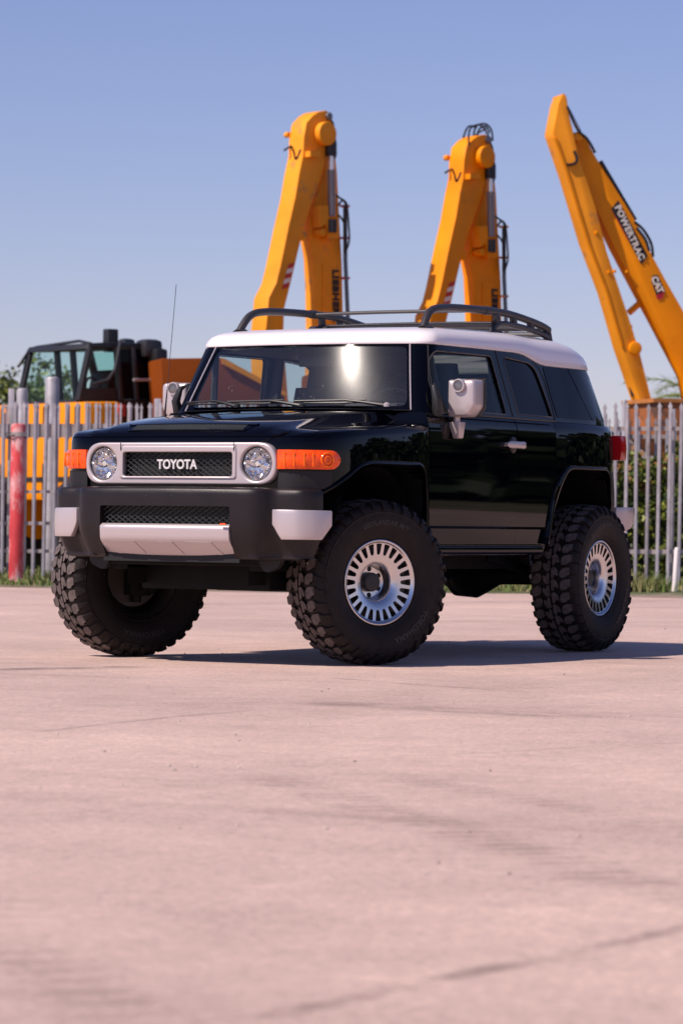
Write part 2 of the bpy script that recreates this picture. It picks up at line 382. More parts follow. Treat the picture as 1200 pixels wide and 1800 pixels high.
def blades(name, N, rfun, hfun, cols, wdt=0.012):
    mb = MB()
    for i in range(N):
        r, d = rfun(); p = camxy(r, d, 0.02); h = hfun(r, d)
        a = random.uniform(0, 6.283); l = Vector((math.cos(a), math.sin(a), 0)); bend = Vector((random.uniform(-1, 1), random.uniform(-1, 1), 0))*h*0.5
        q = Vector((-l.y, l.x, 0))*wdt*random.uniform(0.6, 1.6)
        mb.add([p-q, p+q, p+q*0.6+bend*0.4+Vector((0, 0, h*0.6)), p-q*0.6+bend*0.4+Vector((0, 0, h*0.6)), p+bend+Vector((0, 0, h))], [(0, 1, 2, 3), (3, 2, 4)], random.choice(range(len(cols))))
    return mb.obj(name, cols, angle=None, recalc=False)
GR1 = mat('grass blade green', (0.10, 0.16, 0.03), rough=0.7); GR2 = mat('grass blade olive', (0.17, 0.19, 0.05), rough=0.7); GR3 = mat('grass blade straw', (0.34, 0.29, 0.14), rough=0.8)
def gpos():
    while True:
        r = random.uniform(-6, 7.2) if random.random() < .85 else random.uniform(7, 18)
        d = 37.2 + abs(random.gauss(0, 1))*2.6
        k = math.sin(r*1.1+0.5)+0.6*math.sin(r*2.7)+0.5*math.sin(d*3+r*4)
        if d > 38.1 or k > random.uniform(-1.2, 0.6): return r, d
go = blades('grass', 26000, gpos, lambda r, d: random.uniform(0.03, 0.12)*(1.5 if d > 38.6 else 0.8), [GR1, GR1, GR2, GR2, GR3])
tag(go, 'short patchy green and straw grass along the foot of the fence', 'grass', kind='stuff')
# taller weeds
for (px, dd, hh) in ((1118, 37.2, 0.26), (1153, 37.1, 0.30), (1105, 37.6, 0.25), (915, 37.6, 0.2)):
    c0 = (px-600)/FPX*dd
    wo = blades('weed', 90, lambda: (c0+random.gauss(0, 0.09), dd+random.gauss(0, .06)), lambda r, d: hh*random.uniform(0.4, 1.0), [GR2, GR3, GR1], 0.008)
    tag(wo, {1118: 'straw coloured weed tuft on the pavement edge, closest behind the rear tyre', 1153: 'tallest dry weed tuft on the pavement edge below the white stake', 1105: 'low green weed tuft partly hidden by the rear tyre', 915: 'small weed tuft seen beneath the car'}[px], 'weed', 'weeds along the pavement edge')

STONE = mat('pale grit', (0.42, 0.34, 0.30), rough=0.9, var=0.3); STONE2 = mat('dark grit', (0.12, 0.095, 0.085), rough=0.9)
random.seed(77); mb = MB()
for i in range(420):
    dd = random.uniform(7, 36); p = camxy(random.uniform(-.12, .12)*dd, dd); q = abs(random.gauss(0, 1))*0.0026+0.0016
    v = [p+Vector((random.gauss(0, q), random.gauss(0, q), max(0, random.uniform(-.2, 1.3)*q))) for _ in range(6)]
    v = [p+Vector((-q, -q, 0.001)), p+Vector((q, -q*.8, 0.001)), p+Vector((q*.7, q, 0.001)), p+Vector((-q, q*.8, 0.001)), p+Vector((random.uniform(-.4, .4)*q, random.uniform(-.4, .4)*q, q*1.1))]
    mb.add(v, [(0, 1, 4), (1, 2, 4), (2, 3, 4), (3, 0, 4)], random.choice((0, 0, 0, 0, 0, 0, 0, 1)))
tag(mb.obj('loose_grit', [STONE, STONE2], angle=None), 'loose pale and dark grit scattered over the pavement', 'grit', kind='stuff')

# ---------------------------------------------------------------- foliage
LEAFA = mat('leaf mid green', (0.085, 0.125, 0.024), rough=0.55, var=0.4, vscale=1.5)
LEAFB = mat('leaf light green', (0.20, 0.23, 0.035), rough=0.45, var=0.3)
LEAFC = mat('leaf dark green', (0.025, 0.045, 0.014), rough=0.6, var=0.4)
LEAFD = mat('leaf reddish tip', (0.22, 0.11, 0.035), rough=0.5)
BARK = mat('bark', (0.11, 0.085, 0.065), rough=0.9, var=0.3, bump=0.5, bscale=20)
def leafquad(mb, p, s, mi, up=0.3):
    a = Vector((random.gauss(0, 1), random.gauss(0, 1), random.gauss(up, 0.8))).normalized()
    b = a.cross(Vector((random.gauss(0, 1), random.gauss(0, 1), random.gauss(0, 1)))).normalized()
    mb.add([p-b*s*0.35, p+a*s*0.5-b*s*0.02, p+b*s*0.35+a*s*0.1, p-a*s*0.5], [(0, 1, 2, 3)], mi)
def tree(loc, h, rad, label, leaf=0.16, nl=2600, seed=1, crown_lo=0.3):
    random.seed(seed); t = empty('tree', loc); tag(t, label, 'tree', 'trees beyond the machines')
    mb = MB(); mb.tube([(0, 0, 0), (rad*0.04, 0, h*0.25), (0, rad*0.05, h*0.5), (rad*0.05, 0, h*0.8)], [h*0.03, h*0.024, h*0.017, h*0.006], 8)
    tips = []
    for k in range(11):
        z = h*random.uniform(crown_lo, 0.75); a = random.uniform(0, 6.28); l = rad*random.uniform(0.45, 0.9)
        e = Vector((math.cos(a)*l, math.sin(a)*l, z+h*random.uniform(0.05, 0.22))); mb.tube([(0, 0, z-h*.08), e*0.5+Vector((0, 0, z*0.5)), e], [h*0.012, h*0.008, h*0.003], 6)
        tips.append(e); tips.append(e*0.6+Vector((0, 0, z*.4)))
    tips.append(Vector((0, 0, h*0.93)))
    mb.obj('trunk', BARK, t)
    cr = MB()
    for i in range(nl):
        c = random.choice(tips); q = Vector((random.gauss(0, 1), random.gauss(0, 1), random.gauss(0, 0.7)))*rad*0.17
        leafquad(cr, c+q, leaf*random.uniform(0.6, 1.3), random.choice((0, 0, 1, 2)))
    cr.obj('crown', [LEAFA, LEAFB, LEAFC], t, angle=None, recalc=False)
    return t
def at_ground(px, depth): return camxy((px-600)/FPX*depth, depth)
tree(at_ground(12, 95), 5.0, 1.6, 'tree with loose green crown at far edge beside the black cab', seed=3)
tree(at_ground(-25, 100), 5.4, 2.0, 'bushy tree cut by the frame edge, beyond the black cab', seed=4)
tree(at_ground(68, 88), 5.2, 1.1, 'tree seen through the cab windscreen, nearer its left pillar', seed=5)
tree(at_ground(112, 90), 4.9, 1.1, 'tree seen through the cab windscreen, nearer its centre bar', seed=6)
def palm(loc, h, label):
    random.seed(9); t = empty('palm_tree', loc); tag(t, label, 'palm tree')
    mb = MB(); mb.tube([(0, 0, 0), (0.1, 0, h*0.5), (0, 0.05, h)], [0.22, 0.16, 0.14], 10); mb.obj('trunk', BARK, t)
    cr = MB()
    for k in range(22):
        a = k*2.399; el = random.uniform(-0.2, 1.2); L_ = random.uniform(1.3, 1.9); pts = []
        for j in range(9):
            s = j/8*L_; pts.append(Vector((math.cos(a)*s*math.cos(el*(1-j/14)), math.sin(a)*s*math.cos(el*(1-j/14)), h+s*math.sin(el)-0.35*s*s)))
        cr.tube(pts, [0.02]*5+[0.012]*4, 4, 1)
        for j in range(1, 9):
            for sd in (-1, 1):
                for q in range(3):
                    p = pts[j-1].lerp(pts[j], q/3); sdv = Vector((-math.sin(a), math.cos(a), -0.35))*sd*0.38*(1-(j/10)**2)
                    w3 = (pts[j]-pts[j-1]).normalized()*0.022; cr.add([p-w3, p+w3, p+sdv+(pts[j]-pts[j-1])*0.9+Vector((0, 0, random.uniform(-.05, .05)))], [(0, 1, 2)], random.choice((0, 0, 2)))
    cr.obj('frond_crown', [LEAFA, LEAFB, LEAFC], t, angle=None, recalc=False)
palm(at_ground(1224, 70), 3.35, 'palm tree with feathery fronds showing over the fence')
# hedge behind the fence
random.seed(21)
hd = empty('hedge', camxy(5.7, 42.3)); tag(hd, 'dense clipped green hedge with reddish tips behind the palisade fence', 'hedge')
lf = MB()
def hp(r, dd, z): return camxy(r, dd, z)-hd.location
for i in range(24000):
    r = random.uniform(3.1, 14.5) if random.random() < .6 else random.uniform(3.1, 5.6); u = random.random()
    top = 1.62+0.10*math.sin(r*3)+0.07*math.sin(r*7.7)
    if u < 0.7: dd, z = 41.0+abs(random.gauss(0, 0.09)), random.uniform(0.12, top)
    else: dd, z = random.uniform(41.0, 42.4), top+random.gauss(0, 0.07)
    q = math.sin(r*9)*math.sin(z*11+r*4)*0.08
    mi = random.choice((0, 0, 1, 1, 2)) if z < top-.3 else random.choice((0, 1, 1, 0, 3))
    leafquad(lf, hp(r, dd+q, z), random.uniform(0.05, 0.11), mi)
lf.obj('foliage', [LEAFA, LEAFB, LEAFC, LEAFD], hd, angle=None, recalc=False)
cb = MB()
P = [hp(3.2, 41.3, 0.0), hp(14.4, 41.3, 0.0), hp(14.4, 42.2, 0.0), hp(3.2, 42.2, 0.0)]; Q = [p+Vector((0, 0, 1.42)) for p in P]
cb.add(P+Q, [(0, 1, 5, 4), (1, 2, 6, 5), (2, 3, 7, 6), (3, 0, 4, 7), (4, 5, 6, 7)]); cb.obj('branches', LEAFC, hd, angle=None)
# unseen tree line, added and raised tall to darken what the black doors mirror
random.seed(5); tl = MB()
for i in range(16000):
    r = random.uniform(17, 74); t = (r-17)/57; dd = 62-26*t
    top = 7.0+1.6*math.sin(r*0.5)+1.2*math.sin(r*1.3+1)
    leafquad(tl, camxy(r, dd+random.gauss(0, 1.3), random.uniform(0, 1)**0.8*top), random.uniform(0.9, 1.8), random.choice((0, 2, 2)))
tag(tl.obj('unseen_reflection_trees', [LEAFC, LEAFA, LEAFC], angle=None, recalc=False), 'unseen trees added as a dark mass for the black doors to mirror', 'trees', kind='stuff')

# ---------------------------------------------------------------- fence
GALV = mat('galvanised steel', (0.42, 0.40, 0.42), rough=0.5, metal=0.35, var=0.2, vscale=6, col2=(0.25, 0.22, 0.21), c2scale=5, c2lo=0.6, c2hi=0.75)
GALVB = mat('galvanised steel dull', (0.36, 0.335, 0.34), rough=0.6, metal=0.3, var=0.25, vscale=5, col2=(0.22, 0.14, 0.10), c2scale=4, c2lo=0.60, c2hi=0.72)
GALVC = mat('galvanised steel pale', (0.50, 0.47, 0.48), rough=0.5, metal=0.3, var=0.2, vscale=7)
GALV2 = mat('weathered rail', (0.33, 0.29, 0.28), rough=0.7, var=0.25, vscale=5)
FD = 39.0
def fz(py, px=600): return at(px, py, FD).z
def fence(x0, x1, dpth, top_py, label, posts, rails, short=True, step=18.15, lo=0.06, second=None):
    base = camxy((x0-600)/FPX*dpth, dpth); f = empty('palisade_fence', base); tag(f, label, 'fence')
    xr = [x0+step*k for k in range(int((x1-x0)/step)+1)]
    for i, px in enumerate(xr):
        ztop = at(px, top_py, dpth).z + random.uniform(-0.012, 0.012)
        c = camxy((px-600)/FPX*dpth, dpth-0.03)-base; mb = MB()
        wv = 0.015
        fr = lambda u, v, t, c=c: c+Vector((RT[0], RT[1], 0))*u+Vector((Fh[0], Fh[1], 0))*t+Vector((0, 0, v))
        lean = random.uniform(-0.012, 0.022)
        body = [(-wv, lo), (wv, lo), (wv+lean, ztop-0.075), (wv*1.7+lean, ztop-0.055), (lean, ztop), (-wv*1.7+lean, ztop-0.055), (-wv+lean, ztop-0.075)]
        mb.prism(body, fr, -0.004, 0.022)
        mb.prism([(wv, lo), (wv+0.012, lo), (wv+0.012+lean, ztop-0.12), (wv+lean, ztop-0.12)], fr, 0.010, 0.03)
        mb.obj('pale', random.choice((GALV, GALV, GALVB, GALVC)), f, angle=None)
        if short:
            zr = at(px, rails[0][1], dpth).z-0.02
            m2 = MB(); o = 6.2/FPX*dpth
            m2.prism([(o-wv*.8, zr), (o+wv*.8, zr), (o+wv*.8, ztop-0.08), (o+wv*1.3, ztop-0.06), (o, ztop-0.01), (o-wv*1.3, ztop-0.06), (o-wv*.8, ztop-0.08)], fr, 0.012, 0.036)
            m2.obj('infill_spike', GALV, f, angle=None)
    for (a, b, th) in rails:
        z0, z1 = at(x0, b, dpth).z, at(x0, a, dpth).z; mb = MB()
        e = camxy((x1-600)/FPX*dpth, dpth)-base; s = camxy((x0-20-600)/FPX*dpth, dpth)-base
        d = (e-s).normalized(); q = Vector((-d.y, d.x, 0))*0.05
        v = [s, e, e+q, s+q]; off = at(x1, b, dpth).z-z0
        mb.add([p+Vector((0, 0, z0+(off if k in (1, 2) else 0))) for k, p in enumerate(v)]+[p+Vector((0, 0, z1+(off if k in (1, 2) else 0))) for k, p in enumerate(v)],
               [(0, 1, 5, 4), (1, 2, 6, 5), (2, 3, 7, 6), (3, 0, 4, 7), (4, 5, 6, 7), (3, 2, 1, 0)])
        mb.obj('rail', GALV2, f, angle=None)
    for (a, b, ty, rnd) in posts:
        c = camxy(((a+b)/2-600)/FPX*(dpth+0.16), dpth+0.16)-base; wd = (b-a)/FPX*dpth; z1 = at((a+b)/2, ty, dpth).z; mb = MB()
        if rnd: mb.lathe([(0, wd/2), (z1-0.01, wd/2), (z1, wd/2-0.02), (z1+.004, 0)], 20, c, 'z')
        else: mb.box(c+Vector((0, 0, z1/2)), (wd*0.8, wd*0.8, z1), Matrix.Rotation(-YAW, 3, 'Z'))
        mb.obj('post', GALV, f, bevel=0 if rnd else 0.006)
    return f
random.seed(11)
fence(-50, 560, FD, 706, 'grey palisade fence with pointed pales in front of the yellow truck', [(12, 25, 682, False), (268, 283, 700, False)],
      [(745, 769, 0), (862, 867, 0), (917, 923, 0), (966, 972, 0)])
fence(568, 1300, FD+0.2, 708, 'grey palisade fence with pointed pales in front of the green hedge', [(1172, 1185, 718, False), (760, 773, 712, False)],
      [(750, 757, 0), (966, 974, 0)], short=False, step=18.9)
fence(1068, 1240, FD+5.5, 735, 'lower and farther run of palisade fence behind the hedge', [], [(764, 771, 0)], short=False, step=16.5)
def pipe_post(px0, px1, ty, depth, name, label, cat, m, lean=0.0, extra=None, by=None):
    c = camxy(((px0+px1)/2-600)/FPX*depth, depth); rr = (px1-px0)/2/FPX*depth; z1 = at((px0+px1)/2, ty, depth).z
    o = MB().lathe([(0, rr), (z1-0.02, rr), (z1, rr*0.9), (z1+0.012, rr*0.5), (z1+0.012, 0)], 24, (0, 0, 0), 'z').obj(name, m)
    o.location = c; o.rotation_euler = (0, lean, -YAW); tag(o, label, cat); return o, rr, z1
pipe_post(27, 47, 684, FD+0.9, 'steel_post', 'round grey gate post with domed cap behind the red pole', 'post', GALV)
pipe_post(77, 102, 664, FD+1.0, 'steel_post', 'thickest and tallest grey pipe post rising above the fence', 'post', GALV)
pipe_post(1090, 1099, 704, FD+5.2, 'steel_post', 'slender grey post just beyond the rear of the black car', 'post', GALV)
REDP = mat('peeling red paint', (0.50, 0.035, 0.04), rough=0.55, var=0.2, vscale=10, col2=(0.62, 0.33, 0.33), c2scale=4.5, c2lo=0.48, c2hi=0.60, stretch=(1, 1, 0.45))
bo, rr, z1 = pipe_post(17, 43, 746, 37.9, 'bollard_pole', 'red steel pipe with peeling pink faded paint in front of the fence', 'pole', REDP, lean=0.004)
bb = MB()
bb.lathe([(z1*0.925, rr+0.001), (z1*0.925, rr+0.012), (z1*0.952, rr+0.012), (z1*0.952, rr+0.001)], 24, (0, 0, 0), 'z', 0, True)
bb.obj('metal_band', GALV2, bo)
wm = MB()
for k in range(3): wm.tube([(rr*1.06*math.cos(a+k)+(-0.05 if 2.5 < a < 3.7 else 0), rr*1.06*math.sin(a+k), z1*0.935-0.02*k+0.02*math.sin(a*2)) for a in np.linspace(0, 6.2, 18)], 0.005, 5)
wm.obj('tie_wire', TRIM, bo)
MATW = mat('white pvc', (0.78, 0.72, 0.70), rough=0.6)
o, _, _ = pipe_post(1181, 1190, 964, 37.3, 'marker_stake', 'short white marker stake leaning in the grass', 'stake', MATW, lean=0.05)
# concrete blocks beyond the right fence
CONC = mat('grey concrete', (0.30, 0.27, 0.26), rough=0.9, var=0.3, vscale=3, bump=0.6, bscale=8)
random.seed(31)
lab = ['broad grey concrete slab lying behind the hedge, nearest the car', 'grey concrete block in the middle behind the hedge', 'grey concrete block behind the hedge below the orange bucket', 'flat broken slab topmost on the concrete blocks']
for i, (a, b, y0, y1) in enumerate(((1060, 1110, 778, 830), (1113, 1160, 792, 830), (1163, 1230, 772, 830), (1085, 1150, 772, 790))):
    dd = 49+i*0.4; c = at((a+b)/2, (y0+y1)/2, dd); ww = (b-a)/FPX*dd; hh = (y1-y0)/FPX*dd
    if i < 3: hh2 = c.z+hh/2; cz = hh2/2; hh = hh2
    else: cz = c.z
    o = MB().box((0, 0, 0), (ww, 1.2, hh)).obj('concrete_block', CONC, bevel=0.03); o.location = (c.x, c.y, cz); o.rotation_euler = (0, 0, -YAW+random.uniform(-0.2, 0.2))
    tag(o, lab[i], 'concrete block', 'concrete blocks behind the hedge')
#=SECTION machines
# ================================================================== EXCAVATORS
YEL = mat('machine yellow paint', (0.86, 0.275, 0.001), rough=0.45, spec=0.2, var=0.10, vscale=2.0, col2=(0.45, 0.17, 0.02), c2scale=2.6, c2lo=0.64, c2hi=0.78, bump=0.05, bscale=8)
YELW = mat('worn yellow paint', (0.86, 0.31, 0.016), rough=0.5, spec=0.2, var=0.16, vscale=1.5, col2=(0.42, 0.20, 0.07), c2scale=3.0, c2lo=0.58, c2hi=0.72)
BLK = mat('machine black', (0.012, 0.012, 0.014), rough=0.45)
HOSE = mat('hydraulic hose', (0.012, 0.012, 0.014), rough=0.4)
CYL = mat('hydraulic cylinder grey', (0.20, 0.18, 0.18), rough=0.35, metal=0.6)
ROD = mat('chromed rod', (0.6, 0.6, 0.62), rough=0.15, metal=1)
REDS = mat('stripe red', (0.55, 0.03, 0.02), rough=0.5); WHT = mat('stripe white', (0.78, 0.72, 0.66), rough=0.5)
TINT = glass('machine cab glass', (0.62, 0.86, 0.80), ior=1.08, film=0.03)
def frame_dirs(ur, uf):
    """machine's forward axis from its rightward and depthward share as seen from the camera"""
    u = Vector(_R*ur + Fh*uf).normalized(); n = Vector((-u.y, u.x, 0)) * 1.0
    toc = Vector(CAM)-at(600, 900, 50)
    if n.dot(toc) < 0: n = -n
    return u, n
class Machine:
    def __init__(s, px, depth, ur, uf, name, label, cat, group=None):
        s.o = at_ground(px, depth); s.u, s.n = frame_dirs(ur, uf)
        s.e = empty(name, s.o); tag(s.e, label, cat, group)
    def tr(s, pts, off=0.0):
        """photo outline -> points on the machine's near side plane (off metres towards the viewer)"""
        nn = np.array(s.n); o = np.array(s.o)+nn*off
        out = []
        for a, b in pts:
            p = on_plane(a, b, o, nn)-s.o; out.append((p.dot(s.u), p.z))
        return out
    def fr(s, a, z, t): return s.u*a+Vector((0, 0, z))+s.n*t
    def slab(s, name, pts, t0, t1, m, off=0.0, bevel=0.0, r=0.0, n=4):
        poly = s.tr(pts, off if off else t1)
        if r: poly = round_poly(poly, r, n)
        mb = MB(); mb.prism(poly, s.fr, t0, t1); return mb.obj(name, m, s.e, angle=30, bevel=bevel)
    def pt(s, px, py, off=0.0):
        a, z = s.tr([(px, py)], off)[0]; return s.fr(a, z, off)
    def box(s, a, z, t, da, dz, dt, m, name, bevel=0.02, parent=None):
        mb = MB(); mb.prism([(a-da/2, z-dz/2), (a+da/2, z-dz/2), (a+da/2, z+dz/2), (a-da/2, z+dz/2)], s.fr, t-dt/2, t+dt/2)
        return mb.obj(name, m, parent or s.e, bevel=bevel)
    def cyl(s, a, z, r, t0, t1, m, name, n=28, parent=None):
        mb = MB(); mb.prism([(a+r*math.cos(2*math.pi*k/n), z+r*math.sin(2*math.pi*k/n)) for k in range(n)], s.fr, t0, t1)
        return mb.obj(name, m, parent or s.e, bevel=min(0.02, r*0.2))
    def text(s, txt, px, py, size, ang, off, m, name='lettering', **kw):
        vs, fs = text_mesh(txt, size, 0.006, **kw); a0, z0 = s.tr([(px, py)], off)[0]; ca, sa = math.cos(ang), math.sin(ang)
        mb = MB(); sgn = -1 if s.u.dot(Vector(_R)) < 0 else 1
        mb.add([s.fr(a0+sgn*(v.x*ca-v.y*sa), z0+(v.x*sa+v.y*ca), off+v.z) for v in vs], fs); return mb.obj(name, m, s.e, angle=None)
    def carrier(s, a0, facing=1, w=3.0, cabside=1, col=None):
        """tracks, slewing house, counterweight and cab under the boom foot"""
        col = col or YEL
        for t in (w/2-0.3, -w/2+0.3):
            poly = round_poly([(a0-2.3, 0.05), (a0+2.3, 0.05), (a0+2.3, 1.0), (a0-2.3, 1.0)], 0.5, 6); mb = MB(); mb.prism(poly, s.fr, t-0.28-s.c, t+0.28-s.c); tk = mb.obj('track', BLK, s.e)
            mb = MB()
            for k in range(34):
                q = k/34; L_ = 2*4.6+2*0.9; d = q*L_
                if d < 4.6: p, nn = (a0-2.3+d, 0.03), (1, 0)
                elif d < 5.5: p, nn = (a0+2.32, 0.05+d-4.6), (0, 1)
                elif d < 10.1: p, nn = (a0+2.3-(d-5.5), 1.02), (1, 0)
                else: p, nn = (a0-2.32, 1.0-(d-10.1)), (0, 1)
                hx, hz = (0.09, 0.03) if nn[0] else (0.03, 0.09)
                mb.prism([(p[0]-hx, p[1]-hz), (p[0]+hx, p[1]-hz), (p[0]+hx, p[1]+hz), (p[0]-hx, p[1]+hz)], s.fr, t-0.32-s.c, t+0.32-s.c)
            mb.obj('track_shoes', CYL, tk, angle=None)
            for k in range(6): s.cyl(a0-1.9+k*0.76, 0.4, 0.26, t-0.30-s.c, t+0.30-s.c, CYL, 'roller', 18, tk)
        s.cyl(a0, 1.15, 0.8, -0.8-s.c, 0.8-s.c, BLK, 'undercarriage')
        h = s.box(a0-0.8, 1.75, -s.c, 4.0, 0.9, w-0.3, col, 'house', 0.06)
        s.box(a0-2.5, 1.75, -s.c, 0.9, 1.2, w-0.2, BLK, 'counterweight', 0.12)
        cz = 2.3; cab = s.box(a0+0.7, cz, cabside*(w/2-0.75)-s.c, 1.5, 1.5, 0.95, col, 'cab', 0.08)
        s.box(a0+0.72, cz+0.25, cabside*(w/2-0.75)-s.c, 1.2, 0.75, 0.97, GD, 'window', 0.03, cab)
def hoses(s, plist, r=0.022):
    for p in plist:
        pts = [s.pt(a, b, o) for a, b, o in p]
        # smooth
        dense = []
        for i in range(len(pts)-1):
            p0, p1, p2, p3 = pts[max(0, i-1)], pts[i], pts[i+1], pts[min(len(pts)-1, i+2)]
            for k in range(5):
                t = k/5; dense.append(0.5*((2*p1)+(p2-p0)*t+(2*p0-5*p1+4*p2-p3)*t*t+(3*p1-p0-3*p2+p3)*t**3))
        dense.append(pts[-1]); mb = MB(); mb.tube(dense, r, 6); mb.obj('hydraulic_hose', HOSE, s.e)
def excavator(dx, dy, sc_, label, clean, foot_px, depth=52.0):
    """folded boom: traced on machine one, shifted (dx, dy) for its twin"""
    M = Machine(foot_px, depth, -0.72, -0.69, 'excavator', label, 'excavator', 'yellow excavators with folded booms')
    M.c = 0.45
    X = lambda a, b: (540+(a-540)*sc_+dx, 200+(b-200)*sc_+dy)
    T = lambda pts: [X(430+a/4.186, 170+b/4.186) for a, b in pts]
    col = YEL if clean else YELW
    th = 0.34
    # stick (arm) hanging to the front
    M.slab('stick', T([(505, 135), (545, 110), (600, 100), (640, 135), (645, 240), (610, 380), (575, 560), (480, 830), (430, 985), (335, 1390), (292, 1560), (285, 1780), (330, 2350), (170, 2350), (150, 1780), (178, 1480), (232, 1372), (262, 1250), (322, 960), (372, 740), (402, 560), (430, 430), (436, 300), (455, 190)]), -th, 0.0, col, bevel=0.015)
    M.slab('stick_head_plate', T([(440, 130), (490, 118), (520, 128), (520, 200), (470, 260), (438, 330), (425, 440), (400, 420), (405, 250)]), -th-0.03, -th+0.03, col)
    # boom standing behind it
    M.slab('boom', T([(600, 330), (655, 330), (680, 560), (692, 800), (716, 1230), (728, 1800), (760, 2450), (500, 2450), (520, 1800), (516, 1450), (503, 1190), (474, 1020), (478, 880), (520, 760), (585, 560)]), -th-0.02, -0.14, col, off=0.0, bevel=0.015)
    M.slab('boom_rib', T([(574, 1230), (580, 1230), (584, 1800), (576, 1800)]), -0.145, -0.125, col)
    # pin bosses and caps
    a, z = M.tr(T([(572, 275)]))[0]; M.cyl(a, z, 0.185*sc_, -0.02, 0.13, col, 'pin_cover')
    a, z = M.tr(T([(612, 145)]))[0]; M.cyl(a, z, 0.06, -th-.05, 0.05, CYL, 'head_pin')
    a, z = M.tr(T([(340, 255)]))[0]; M.cyl(a-0.28, z, 0.045, -th-0.08, -th, col, 'side_pin')
    a, z = M.tr(T([(560, 1000)]))[0]; M.cyl(a, z, 0.06, -0.14, 0.06, col, 'pin_boss'); a, z = M.tr(T([(440, 1020)]))[0]; M.cyl(a, z, 0.08, -th+0.02, -0.02, col, 'pin_boss')
    M.slab('cylinder_bracket', T([(545, 800), (615, 800), (620, 930), (690, 900), (694, 1040), (620, 1045), (600, 930), (560, 960)]), -0.16, 0.06, col)
    M.slab('step_plate', T([(482, 398), (560, 398), (560, 440), (482, 440)]), 0.0, 0.12, col)
    # stick cylinder
    mb = MB(); p0, p1 = M.pt(*T([(635, 390)])[0], 0.05), M.pt(*T([(640, 880)])[0], 0.05); mb.tube([p0, p0.lerp(p1, 0.42)], 0.04*sc_, 14, 1); mb.tube([p0.lerp(p1, 0.3), p1], 0.062*sc_, 16, 0); mb.tube([p1-Vector((0, 0, .05)), p1-Vector((0, 0, .25))], 0.085*sc_, 12, 2)
    mb.tube([p0+Vector((0, 0, .1)), p0-Vector((0, 0, .1))], 0.09, 12, 2)
    mb.obj('hydraulic_cylinder', [CYL, ROD, BLK], M.e)
    # pipe and hoses on the boom's back
    H = lambda pts, o=0.0: [(*X(430+a/4.186, 170+b/4.186), o) for a, b in pts]
    hl = [H([(655, 715), (700, 745), (745, 780), (757, 840), (765, 950), (768, 1060), (740, 1150)]), H([(690, 800), (715, 765), (740, 790), (742, 900), (745, 1080), (742, 1160)]),
          H([(690, 870), (718, 905), (733, 960), (735, 1150)]), H([(640, 260), (668, 330), (660, 420), (640, 470)]), H([(615, 150), (650, 200), (655, 300), (672, 420), (645, 470)]),
          H([(340, 360), (360, 400), (375, 460), (395, 430), (410, 390)], 0.02), H([(290, 395), (340, 365), (400, 350)], -0.3)]
    if clean:
        hl += [H([(470, 190), (480, 60), (560, 30), (620, 110), (640, 180)]), H([(500, 200), (520, 50), (590, 20), (640, 60), (655, 150)], -.2), H([(440, 250), (430, 130), (470, 40), (530, 50)], -.3), H([(520, 210), (545, 70), (600, 40), (630, 90)], -.1), H([(450, 320), (470, 200), (530, 100), (600, 60)], -.25)]
    hoses(M, hl, 0.016)
    mb = MB(); mb.tube([M.pt(*T([(738, 800)])[0], -0.1), M.pt(*T([(740, 1200)])[0], -0.1), M.pt(*T([(765, 1790)])[0], -0.1)], 0.035, 8); mb.obj('steel_pipe', mat('blue grey pipe', (0.10, 0.14, 0.19), rough=0.4, metal=0.4), M.e)
    for b in (805, 1040, 1335, 1640):
        mb = MB(); mb.tube([M.pt(*T([(690+b*0.018, b)])[0], -0.1), M.pt(*T([(768, b)])[0], -0.1)], 0.022, 6); mb.obj('hose_clamp', REDS if not clean else col, M.e)
    # hazard stripes on the stick
    for k, (c, d) in enumerate(((1240, REDS), (1275, WHT), (1312, REDS), (1350, WHT), (1388, REDS))):
        x = 345-(c-1240)*0.27
        M.slab('hazard_stripe', T([(x-22, c-6), (x+24, c-22), (x+16, c+14), (x-30, c+30)]), 0.001, 0.006, d)
    # lettering down the boom
    a0 = T([(668, 1465)])[0]
    M.text('LIEBHERR', a0[0], a0[1], 0.175*sc_, R_(-88), -0.132, BLK, bold=0.010, spacing=1.12)
    M.carrier(M.tr(T([(620, 1900)]))[0][0]-1.0)
    return M
excavator(0, 0, 1.0, 'weathered yellow excavator with folded boom, between the black cab and its brighter twin', False, 600)
excavator(281, 42, 0.965, 'bright yellow excavator with hoses looped over its boom head, in the middle', True, 875, 53.5)

# ---- long reach excavator at the right
M = Machine(1220, 50, -0.95, -0.31, 'excavator', 'long reach excavator whose boom carries the black and red lettered banner', 'excavator', 'yellow excavators with folded booms'); M.c = 0.4
T = lambda pts: [(930+a/2.952, 150+b/2.952) for a, b in pts]
th = 0.34
M.slab('boom', T([(240, 250), (262, 243), (290, 265), (320, 330), (352, 385), (545, 695), (640, 890), (700, 1000), (797, 1170), (960, 1480), (1000, 1900), (870, 1900), (797, 1515), (640, 1215), (530, 1010), (440, 840), (345, 640), (300, 520), (262, 400), (243, 330)]), -th-0.05, -0.15, YEL, bevel=0.015)
M.slab('stick', T([(150, 95), (170, 45), (185, 45), (195, 70), (205, 150), (225, 230), (250, 350), (345, 640), (400, 860), (470, 1070), (530, 1250), (575, 1400), (650, 1700), (655, 1745), (600, 1745), (595, 1700), (520, 1480), (478, 1360), (395, 1070), (300, 820), (195, 470), (128, 275), (120, 250)]), -th, 0.0, YELW, bevel=0.015)
M.slab('stick_edge_plate', T([(128, 275), (195, 470), (300, 820), (395, 1070), (478, 1360), (485, 1350), (404, 1065), (310, 815), (205, 465), (140, 270)]), 0.002, 0.02, YEL)
M.slab('stick_head_plate', T([(130, 60), (180, 42), (192, 60), (160, 100), (135, 110)]), -th-0.02, -th+0.06, YEL)
